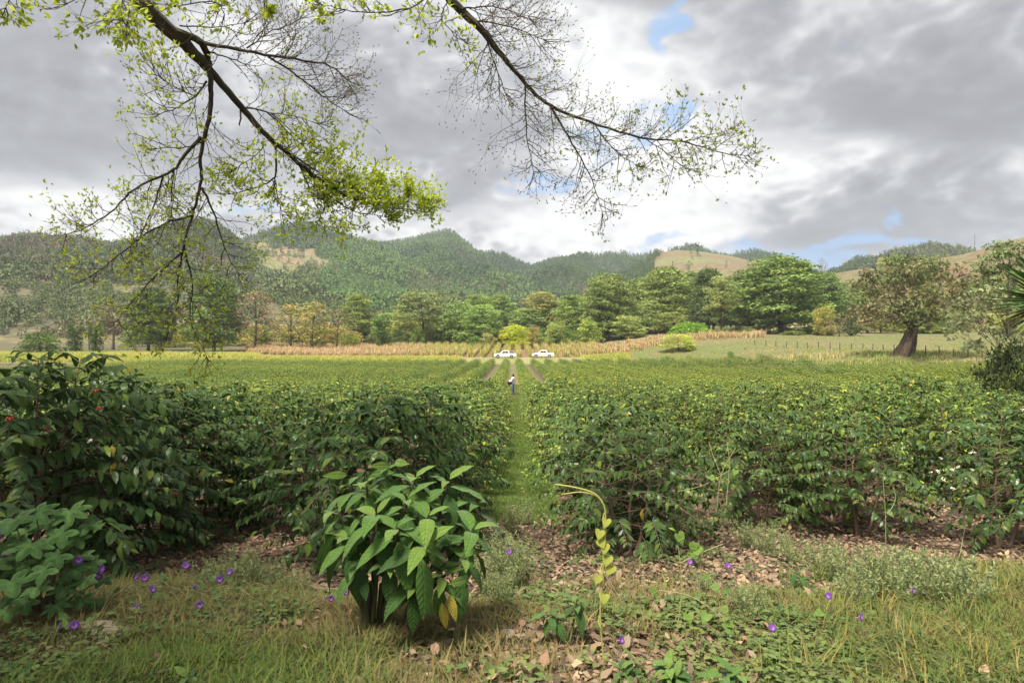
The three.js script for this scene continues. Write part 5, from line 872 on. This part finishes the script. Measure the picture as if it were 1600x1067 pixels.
stalks(1130, 6.0, [[[1120, 800], [1128, 740], [1150, 700]], [[1128, 745], [1112, 705], [1108, 690]], [[1135, 790], [1140, 720], [1136, 690]], [[1060, 768], [1100, 758], [1140, 735]]], 'thin dry weed standing before the gap right of the thin stemmed bush', 'dry_weed', [[1110, 745], [1150, 735]], [0.33, 0.30, 0.15]);
stalks(945, 4.6, [[[925, 870], [950, 905], [975, 945]], [[900, 880], [935, 910]], [[915, 878], [960, 930]]], 'dead fallen twigs leaning in the litter left of the straggly weed', 'dead_twigs', [], [0.36, 0.28, 0.19]);
stalks(555, 4.3, [[[490, 918, 4.4], [530, 921, 4.3], [575, 930, 4.2]]], 'dead brown stick lying under the left side of the shrub', 'dead_stick', [], [0.33, 0.22, 0.14]);
stalks(1420, 5.4, [[[1385, 880], [1384, 800], [1380, 745]], [[1384, 810], [1400, 780], [1396, 760]], [[1500, 870, 7], [1520, 800, 7.6], [1580, 755, 7.8]]], 'tall thin weed with pale tops before the right hand bushes', 'tall_weed', [[1388, 800]], [0.24, 0.26, 0.12]);

// feathery grey-green herbs
{
  const herb = (seed) => { const rng = RNG(seed), b = new MB(), bl = leafT({ L: 0.022, Wd: 0.006, n: 2, fold: 0, droop: 0.2 }); for (let k = 0; k < 26; k++) { const a = rng() * 6.28, r = 0.16 * Math.sqrt(rng()), p0 = V(Math.cos(a) * r * 0.4, -0.01, Math.sin(a) * r * 0.4), e = V(Math.cos(a) * r * 1.5, 0.20 + 0.18 * rng(), Math.sin(a) * r * 1.5), m = p0.clone().lerp(e, 0.5).add(V(0, 0.03, 0)), c = jit([0.26, 0.30, 0.13], rng, 0.2), pts = smoothPts([p0, m, e], 4); b.tube(pts, 0.0018, c, 3, false); for (const p of pts.slice(1)) for (let q = 0; q < 7; q++) b.add(bl, basis(p.clone().add(V((rng() - 0.5) * 0.02, (rng() - 0.5) * 0.03, (rng() - 0.5) * 0.02)), rnddir(rng).add(V(0, 0.7, 0)), rnddir(rng), 1 + rng()), jit(c, rng, 0.25)); } return b.geo(); };
  const geos = [herb(1), herb(2), herb(3)], group = 'grey green feathery herbs in the litter';
  const spots = [[1370, 4.9, 1.0], [1400, 4.8, 1.1], [1440, 5.0, 0.9], [1480, 4.7, 1.1], [1505, 4.8, 1.0], [1345, 5.2, 0.8], [1310, 5.6, 0.8], [1285, 6.0, 0.8], [1190, 7.2, 0.8], [1165, 7.4, 0.8], [1215, 6.9, 0.7], [800, 5.5, 1.0], [785, 5.8, 1.05], [805, 6.1, 0.9], [770, 5.2, 0.85], [800, 8.6, 0.9], [815, 9.2, 0.9], [1240, 6.5, 0.7], [1420, 5.3, 0.9], [1335, 4.7, 0.7], [355, 5.6, 0.8], [390, 5.5, 0.8], [330, 5.3, 0.7], [420, 5.6, 0.7], [455, 5.2, 0.6], [1170, 4.4, 0.6], [1100, 5.0, 0.6], [780, 4.6, 0.6]];
  const places = { left: 'left of the path', mouth: 'at the path mouth', right: 'right of the path' };
  spots.forEach(([px, d, s], i) => { const b = at(px, d), where = px < 700 ? 'left' : px < 900 ? 'mouth' : 'right', o = thing('feathery_herb', 'feathery grey green herb in the litter ' + places[where], 'herb', b, i * 1.7, 'feathery herbs in the litter ' + places[where]); o.scale.setScalar(s); stuff(part('sprigs', geos[i % 3], M.grass, o)); });
}
// stones
{
  const rock = (seed, sx, sy, sz, px, d, label, col) => { const g = new THREE.IcosahedronGeometry(1, 4), p = g.attributes.position, c = []; const v = V(0, 0, 0), rng = RNG(seed); for (let i = 0; i < p.count; i++) { v.fromBufferAttribute(p, i); const n = 0.72 + 0.5 * fbm(v.x * 1.3 + seed, v.y * 1.3 + 5, v.z * 1.3 + 2, 4) + 0.10 * (fbm(v.x * 6 + 9, v.y * 6, v.z * 6 + seed, 3) - 0.5); p.setXYZ(i, v.x * n * sx, v.y * n * sy, v.z * n * sz); const k = 0.75 + 0.5 * fbm(v.x * 4, v.y * 4, v.z * 4 + seed, 3); c.push(col[0] * k, col[1] * k, col[2] * k); } g.setAttribute('color', new THREE.Float32BufferAttribute(c, 3)); g.computeVertexNormals(); const o = thing('stone', label, 'stone', at(px, d).add(V(0, sy * 0.15, 0)), seed); part('rock', g, M.plain, o); };
  rock(3, 0.30, 0.05, 0.14, 140, 4.05, 'flat sandy stone half buried below the lobed leaf plant', [0.34, 0.27, 0.18]); rock(5, 0.07, 0.035, 0.05, 40, 3.9, 'small tan stone at the left edge by the sandy stone', [0.36, 0.26, 0.18]); rock(6, 0.09, 0.03, 0.06, 800, 3.95, 'flat grey brown stone at the mouth of the path', [0.30, 0.25, 0.19]); rock(9, 0.06, 0.03, 0.05, 764, 3.9, 'small stone beside the flat stone at the path mouth', [0.28, 0.23, 0.17]); rock(12, 0.05, 0.025, 0.04, 250, 4.3, 'small stone under the tangled morning glory', [0.33, 0.27, 0.19]);
}
// large dry leaves lying in the near grass
{
  const rng = RNG(404), geos = [0, 1, 2].map((s) => templateGeo(leafT({ L: 0.11, Wd: 0.065, n: 4, fold: -0.3 + 0.3 * s, droop: 0.7 - 0.5 * s, wave: 0.6, seed: 90 + s }), [1, 1, 1])), mats = [[0.40, 0.26, 0.17], [0.47, 0.33, 0.22], [0.30, 0.18, 0.11]].map((c) => S({ color: new THREE.Color().setRGB(...c), roughness: 0.9, map: veinTint, bumpMap: veinBump, bumpScale: 0.003, side: THREE.DoubleSide, name: 'dry_leaf' }));
  for (let k = 0; k < 46; k++) { const px = k < 24 ? 640 + 260 * rng() + 60 * (rng() - 0.5) : 40 + 1500 * rng(), d = 3.05 + 1.0 * rng(), p = at(px, d), o = new THREE.Mesh(geos[k % 3], mats[Math.floor(rng() * 3)]); o.name = numbered('dry_leaf'); o.castShadow = o.receiveShadow = true; tag(o, 'curled brown fallen leaf lying on the near grass', 'dry leaf', 'large fallen leaves on the near grass'); o.applyMatrix4(basis(p.add(V(0, 0.025 + 0.02 * rng(), 0)), V(rng() - 0.5, (rng() - 0.5) * 0.5, rng() - 0.5), V(rng() - 0.5, 1, rng() - 0.5), 0.45 + 0.4 * rng())); scene.add(o); }
}
// spiky rosette at the right edge
{
  const d = 9.4, x = XP(1650, d), y = ground(x, d), o = thing('spiky_plant', 'spiky sword leaved plant reaching in from the right edge', 'plant', [x, y, -d]), rng = RNG(70), c = W(1650, 476, d).sub(V(x, y, -d)), w = new MB();
  w.tube([V(0.1, -0.05, 0), V(0.05, c.y * 0.5, 0), c], [0.12, 0.10, 0.08], [0.16, 0.12, 0.08], 9); part('trunk', w.geo(), M.wood, o);
  const T = leafT({ L: 1, Wd: 0.085, n: 6, fold: 0.5, droop: 0.10, wide: 0.6, tip: 0.7 }), mats = [[0.045, 0.115, 0.028], [0.075, 0.16, 0.035], [0.13, 0.16, 0.04]].map((k) => { const m = M.broad.clone(); m.map = null; m.bumpMap = null; m.vertexColors = false; m.color.setRGB(...k); m.transmission = 0.1; return m; }), g = templateGeo(T, [1, 1, 1]), dead = M.dull.clone(); dead.vertexColors = false; dead.color.setRGB(0.38, 0.27, 0.13);
  for (let k = 0; k < 150; k++) { const dir = rnddir(rng); if (dir.x > 0.3 && k % 2) dir.x *= -1; if (dir.y < -0.55) dir.y *= -1; const bad = dir.y < -0.42; part('leaf', g, bad ? dead : mats[dir.y < -0.1 ? 2 : Math.floor(rng() * 2)], o).applyMatrix4(basis(c.clone().add(V(0, (rng() - 0.5) * 0.12, 0)), dir, V(0, 1, 0.1), 0.72 + 0.25 * rng())); }
}
// ---------------------------------------------------------------- the big tree whose boughs hang into the picture
{
  const root = V(-5.2, 0, 2.6); root.y = ground(root.x, -root.z) - 0.1;
  const o = thing('overhanging_tree', 'large tree whose mossy boughs and fresh leaves hang into the top of the picture', 'tree', root), rng = RNG(808);
  const q = (px, py, d) => W(px, py, d).sub(root), bark = [0.085, 0.068, 0.048], twigC = [0.075, 0.055, 0.042];
  const fork = V(0.3, 5.4, -0.6), trunk = new MB();
  trunk.tube(smoothPts([V(0, -0.2, 0), V(0.05, 1.5, 0.05), V(0.2, 3.6, -0.2), fork, V(0.9, 8.2, -0.4), V(1.2, 10.5, 0)], 4), Array.from({ length: 21 }, (_, k) => 0.38 * (1 - k * 0.04) * (k < 2 ? 1.35 : 1)), bark, 12);
  part('trunk', trunk.geo(), M.wood, o);
  const leafA = [0, 1].map((s) => leafT({ L: 1, Wd: 0.42, n: 3, fold: 0.18, droop: 0.3 + 0.2 * s, stalk: 0.08, seed: 70 + s })), leafMatl = M.soft.clone(); leafMatl.transmission = 0.75; leafMatl.name = 'young_leaf';
  // twigs that fork and turn upward; tufts of small leaves at their tips
  function twig(w, l, p, dir, len, r, deep, k) {
    const pts = [p.clone()], rad = [r]; let d = dir.clone(), c = p.clone(); const n = 4;
    for (let i = 1; i <= n; i++) { d.add(rnddir(rng).multiplyScalar(0.28)).add(V(0, k.up ?? 0.1, 0)).normalize(); c = c.clone().addScaledVector(d, len / n); pts.push(c); rad.push(r * (1 - 0.62 * i / n)); if (deep > 0 && rng() < (k.fork ?? 0.8)) { const s = d.clone().add(rnddir(rng).multiplyScalar(0.95)).normalize(); twig(w, l, c, s, len * (0.42 + 0.3 * rng()), rad[i] * 0.75, deep - 1, k); } if (k.side && rng() < k.side) tuft(l, c, d, 2, k, 0.8); }
    w.tube(pts, rad, jit(twigC, rng, 0.3), 3, false);
    if (rng() < k.leafy) tuft(l, c, d, 3 + Math.floor(rng() * 3), k, 1); else w.tube([c, c.clone().addScaledVector(d, 0.018)], [0.0045, 0.002], jit([0.10, 0.08, 0.05], rng, 0.3), 3);
  }
  function tuft(l, p, d, n, k, s) { for (let i = 0; i < n; i++) { const dir = d.clone().add(rnddir(rng).multiplyScalar(0.9)).add(V(0, 0.15, 0)).normalize(); l.add(leafA[i % 2], basis(p, dir, rnddir(rng).add(V(0, 1.2, 0)), k.leaf * s * (0.6 + 0.6 * rng())), jit(mixc(k.c0, k.c1, rng()), rng, 0.22)); } }
  const LEAF = { c0: [0.32, 0.40, 0.04], c1: [0.48, 0.53, 0.05] }, DEEP = { c0: [0.20, 0.27, 0.04], c1: [0.32, 0.38, 0.055] };
  let total = 0;
  // points: pixels and depths; r0, r1: radii; k: what grows on it from t0 on
  function bough(points, r0, r1, k, name = 'branch', parent = o) {
    const pts = smoothPts(points.map((p) => p.isVector3 ? p : q(...p)), 5, 0.012, rng), w = new MB(), l = new MB(), n = pts.length;
    w.tube(pts, pts.map((_, i) => 0.86 * lerp(r0, r1, Math.pow(i / (n - 1), 0.8))), jit(bark, rng, 0.12), r0 > 0.03 ? 10 : 6);
    const m = part(name, w.geo(), M.wood, parent), tw = new MB();
    if (k) {
      let len = 0, next = 0; for (let i = 1; i < n; i++) { const seg = pts[i].distanceTo(pts[i - 1]), f = pts[i].clone().sub(pts[i - 1]).normalize(); len += seg; while (next < len) { const t = (i - (len - next) / seg) / (n - 1); next += k.gap * (0.6 + 0.8 * rng()); if (t < (k.t0 ?? 0)) continue; const p = pts[i - 1].clone().lerp(pts[i], 1 - (len - next) / seg > 1 ? 1 : clamp(1 - (len - next) / seg)); const out = rnddir(rng); out.addScaledVector(f, -out.dot(f)).normalize(); const taper = (k.grow ?? 1) * lerp(1, 0.45, Math.pow(t, 2)); twig(tw, l, p, f.clone().multiplyScalar(0.7).addScaledVector(out, 0.9).normalize(), k.len * taper * (0.55 + 0.75 * rng()), 0.0045, k.deep ?? 2, k); } }
      const end = pts[n - 1], f = end.clone().sub(pts[n - 2]).normalize(); for (let i = 0; i < 3; i++) twig(tw, l, end, f.clone().add(rnddir(rng).multiplyScalar(0.4)).normalize(), k.len * 0.5, 0.004, 1, k);
      stuff(part('twigs', tw.geo(), M.twig, m)); if (l.count) stuff(part('leaves', l.geo(), leafMatl, m)); total += l.i.length / 3 + tw.i.length / 3;
    }
    return m;
  }
  const leafy = { ...LEAF, gap: 0.062, len: 0.36, leafy: 0.62, leaf: 0.034, up: 0.14, side: 0.05 }, dense = { c0: [0.40, 0.50, 0.04], c1: [0.58, 0.64, 0.05], gap: 0.036, len: 0.32, leafy: 0.95, leaf: 0.040, up: 0.18, side: 0.35 }, bare = { ...DEEP, gap: 0.048, len: 0.40, leafy: 0.05, leaf: 0.028, up: 0.10, fork: 0.95 }, half = { ...DEEP, gap: 0.05, len: 0.32, leafy: 0.45, leaf: 0.036, up: 0.12 }, drip = { ...LEAF, gap: 0.066, len: 0.34, leafy: 0.6, leaf: 0.034, up: 0.02, side: 0.06 };
  // left bough
  bough([fork, V(1.1, 5.2, -3.6), [165, -60, 4.9], [240, 25, 5.2], [290, 70, 5.4], [325, 107, 5.6]], 0.105, 0.046, null, 'bough');
  bough([[325, 107, 5.6], [375, 165, 5.8], [410, 205, 5.95], [450, 240, 6.1], [490, 275, 6.2]], 0.038, 0.020, { ...leafy, gap: 0.08, t0: 0.25 }, 'bough');
  bough([[490, 275, 6.2], [545, 308, 6.3], [600, 322, 6.4], [668, 331, 6.5]], 0.020, 0.004, dense);
  bough([[440, 232, 6.05], [520, 282, 6.2], [600, 306, 6.3], [660, 322, 6.35]], 0.008, 0.003, { ...dense, len: 0.26 });
  bough([[470, 262, 6.15], [540, 325, 6.3], [600, 338, 6.3]], 0.008, 0.003, { ...dense, gap: 0.045, len: 0.26 });
  bough([[262, 45, 5.3], [290, 55, 5.36], [313, 66, 5.46], [325, 95, 5.6], [328, 122, 5.6], [330, 153, 5.65], [321, 206, 5.7], [313, 245, 5.75], [314, 280, 5.8], [302, 328, 5.85], [286, 385, 5.9], [279, 420, 5.95], [276, 478, 6.0], [260, 526, 6.05]], 0.040, 0.004, { ...drip, t0: 0.27, gap: 0.10 }, 'bough');
  bough([[313, 66, 5.5], [380, 79, 5.6], [459, 92, 5.75], [516, 103, 5.85], [542, 125, 5.9]], 0.022, 0.006, { ...bare, t0: 0.12 });
  bough([[418, 88, 5.7], [464, 118, 5.8], [503, 149, 5.9], [538, 173, 5.95]], 0.012, 0.004, bare);
  bough([[325, 80, 5.55], [350, 88, 5.5], [382, 100, 5.5]], 0.010, 0.005, { ...bare, gap: 0.09, len: 0.3 });
  bough([[385, 75, 5.6], [420, 50, 5.7], [455, 38, 5.8]], 0.008, 0.003, { ...bare, leafy: 0.15 });
  bough([[280, 40, 5.3], [330, 42, 5.4], [380, 36, 5.5]], 0.008, 0.003, { ...bare, leafy: 0.3, gap: 0.1 });
  bough([[314, 214, 5.72], [284, 247, 5.7], [271, 265, 5.7], [210, 295, 5.7], [171, 332, 5.7], [127, 359, 5.75], [104, 366, 5.8]], 0.020, 0.003, { ...leafy, t0: 0.2, leafy: 0.75 });
  bough([[254, 276, 5.7], [241, 315, 5.75], [221, 363, 5.8], [205, 400, 5.8]], 0.010, 0.003, { ...drip, leafy: 0.7 });
  bough([[271, 265, 5.7], [268, 300, 5.8], [268, 335, 5.85]], 0.008, 0.004, drip);
  bough([[302, 337, 5.85], [258, 348, 5.8], [210, 378, 5.75], [175, 407, 5.75], [134, 436, 5.8]], 0.014, 0.003, leafy);
  bough([[284, 394, 5.9], [245, 428, 5.85], [210, 466, 5.8], [184, 500, 5.8]], 0.012, 0.003, { ...drip, leafy: 0.75 });
  bough([[322, 127, 5.6], [306, 149, 5.55], [280, 166, 5.5], [250, 178, 5.5]], 0.012, 0.004, { ...leafy, gap: 0.05 });
  bough([[314, 222, 5.7], [290, 230, 5.6], [245, 232, 5.6]], 0.008, 0.003, { ...leafy, leafy: 0.8 });
  bough([[306, 150, 5.6], [262, 130, 5.6], [240, 110, 5.6]], 0.007, 0.003, leafy);
  bough([[315, 293, 5.8], [332, 328, 5.85], [350, 388, 5.9], [371, 425, 5.95]], 0.014, 0.003, drip);
  bough([[286, 385, 5.9], [300, 440, 6.0], [297, 498, 6.05], [322, 557, 6.1]], 0.011, 0.002, { ...drip, gap: 0.08 });
  bough([[278, 440, 6.0], [300, 470, 6.0], [330, 520, 6.05]], 0.006, 0.002, { ...drip, gap: 0.08 });
  bough([[376, 166, 5.8], [416, 175, 5.9], [455, 212, 6.0], [486, 238, 6.1]], 0.012, 0.003, leafy);
  bough([[416, 175, 5.9], [455, 180, 6.0], [495, 192, 6.0]], 0.006, 0.002, { ...leafy, gap: 0.05 });
  bough([[376, 170, 5.8], [375, 185, 5.75], [374, 196, 5.75]], 0.010, 0.007, null);
  bough([[429, 223, 6.0], [429, 276, 6.0], [407, 291, 5.95], [360, 303, 5.9]], 0.014, 0.004, { ...dense, gap: 0.05, t0: 0.25 });
  bough([[429, 276, 6.0], [432, 300, 6.0], [440, 335, 6.0]], 0.007, 0.003, { ...dense, gap: 0.05 });
  bough([[468, 258, 6.15], [486, 302, 6.2], [507, 350, 6.25]], 0.012, 0.003, { ...dense, gap: 0.055, t0: 0.2 });
  bough([[486, 300, 6.2], [520, 325, 6.2], [548, 350, 6.2]], 0.007, 0.002, { ...dense, gap: 0.05 });
  bough([[415, 225, 6.0], [395, 245, 5.95], [370, 262, 5.9]], 0.006, 0.002, { ...leafy, gap: 0.05 });
  // right bough
  bough([fork, V(3.0, 5.9, -4.4), [660, -90, 5.4], [705, 0, 5.6], [750, 45, 5.7], [795, 100, 5.85]], 0.085, 0.026, { ...bare, t0: 0.72, gap: 0.05, leafy: 0.1 }, 'bough');
  bough([[795, 100, 5.85], [830, 140, 5.95], [860, 165, 6.0], [920, 190, 6.1], [1000, 215, 6.2]], 0.024, 0.012, { ...bare, gap: 0.06, leafy: 0.22, len: 0.38 }, 'bough');
  bough([[1000, 215, 6.2], [1070, 222, 6.25], [1140, 242, 6.3], [1168, 243, 6.35]], 0.012, 0.003, { ...half, len: 0.34, gap: 0.05 });
  bough([[1068, 222, 6.25], [1105, 212, 6.25], [1138, 203, 6.3]], 0.006, 0.002, { ...half, len: 0.24, gap: 0.07 });
  bough([[862, 168, 6.0], [895, 225, 6.05], [925, 280, 6.1], [941, 330, 6.15]], 0.013, 0.003, { ...bare, leafy: 0.25, gap: 0.05 });
  bough([[820, 128, 5.9], [823, 210, 5.95], [834, 268, 6.0]], 0.009, 0.003, { ...bare, up: 0.0 });
  bough([[930, 195, 6.1], [960, 235, 6.1], [1000, 260, 6.1]], 0.008, 0.003, { ...half, leafy: 0.3 });
  bough([[1010, 217, 6.2], [1050, 245, 6.2], [1070, 262, 6.2]], 0.006, 0.003, half);
  bough([[735, 30, 5.65], [790, 40, 5.7], [850, 62, 5.75]], 0.010, 0.003, { ...bare, gap: 0.045 });
  bough([[720, 14, 5.6], [770, 10, 5.7], [825, 25, 5.75]], 0.010, 0.003, { ...bare, gap: 0.045 });
  bough([[760, 60, 5.75], [775, 105, 5.75], [790, 145, 5.8]], 0.008, 0.003, { ...bare, up: -0.02 });
  bough([[690, -20, 5.5], [640, 12, 5.4], [560, 18, 5.3], [505, 8, 5.2]], 0.010, 0.003, { ...leafy, leaf: 0.048, len: 0.3, gap: 0.07 });
  bough([[700, 0, 5.5], [690, 30, 5.5], [720, 60, 5.5]], 0.006, 0.003, { ...leafy, leaf: 0.048, len: 0.25 });
  // sprays along the top edge
  bough([[165, -55, 4.8], [140, -10, 4.2], [105, 5, 4.0]], 0.008, 0.003, { ...leafy, gap: 0.09, t0: 0.4, leaf: 0.048, len: 0.26 });
  bough([[200, -25, 4.9], [190, 20, 4.4], [200, 52, 4.2]], 0.008, 0.003, { ...leafy, leaf: 0.048, len: 0.24, up: 0 });
  bough([[240, 20, 5.2], [270, 10, 5.0], [340, 5, 5.0], [350, 22, 5.0]], 0.007, 0.003, { ...leafy, leaf: 0.048, len: 0.22 });
  bough([[60, -80, 4.6], [20, -20, 4.5], [8, 12, 4.5]], 0.008, 0.003, { ...leafy, leaf: 0.048, len: 0.2 });
  bough([[420, -60, 4.8], [400, -20, 4.6], [412, 2, 4.5]], 0.006, 0.003, { ...leafy, leaf: 0.055, len: 0.14, gap: 0.12 });
  // unseen upper crown, shifted left of the camera to shade the left bushes
  const crown = new MB(), limbs = new MB();
  for (let k = 0; k < 64; k++) {
    const a = k * 2.4, R = 0.8 + 4.6 * Math.sqrt(rng()), c = V(-2.9 + Math.cos(a) * R, 7.0 + rng() * 3.6, -3.6 + Math.sin(a) * R), dd0 = -(c.z + root.z); if (dd0 > -2 && (c.x + root.x) / Math.max(dd0 + 1.5, 0.5) > -1.05 && c.y + root.y - 1.3 < EYE + 0.52 * (dd0 + 1.5)) continue;
    limbs.tube(smoothPts([V(0.8, 6.5 + rng() * 2, -0.3), V(0.9, 7, -0.4).lerp(c, 0.5), c], 3), [0.09, 0.08, 0.07, 0.06, 0.045, 0.03, 0.02], bark, 5);
    for (let j = 0; j < 130; j++) { const dd = rnddir(rng), p = c.clone().addScaledVector(dd, 1.0 * Math.cbrt(rng())); crown.add(leafA[j % 2], basis(p, rnddir(rng), rnddir(rng).add(V(0, 1, 0)), 0.10 + 0.06 * rng()), jit(mixc(DEEP.c0, DEEP.c1, rng()), rng, 0.2)); }
  }
  stuff(part('crown', crown.geo(), leafMatl, o)); part('upper_limbs', limbs.geo(), M.wood, o);
  console.log('bough triangles', total);
}
renderer.render(scene, camera);
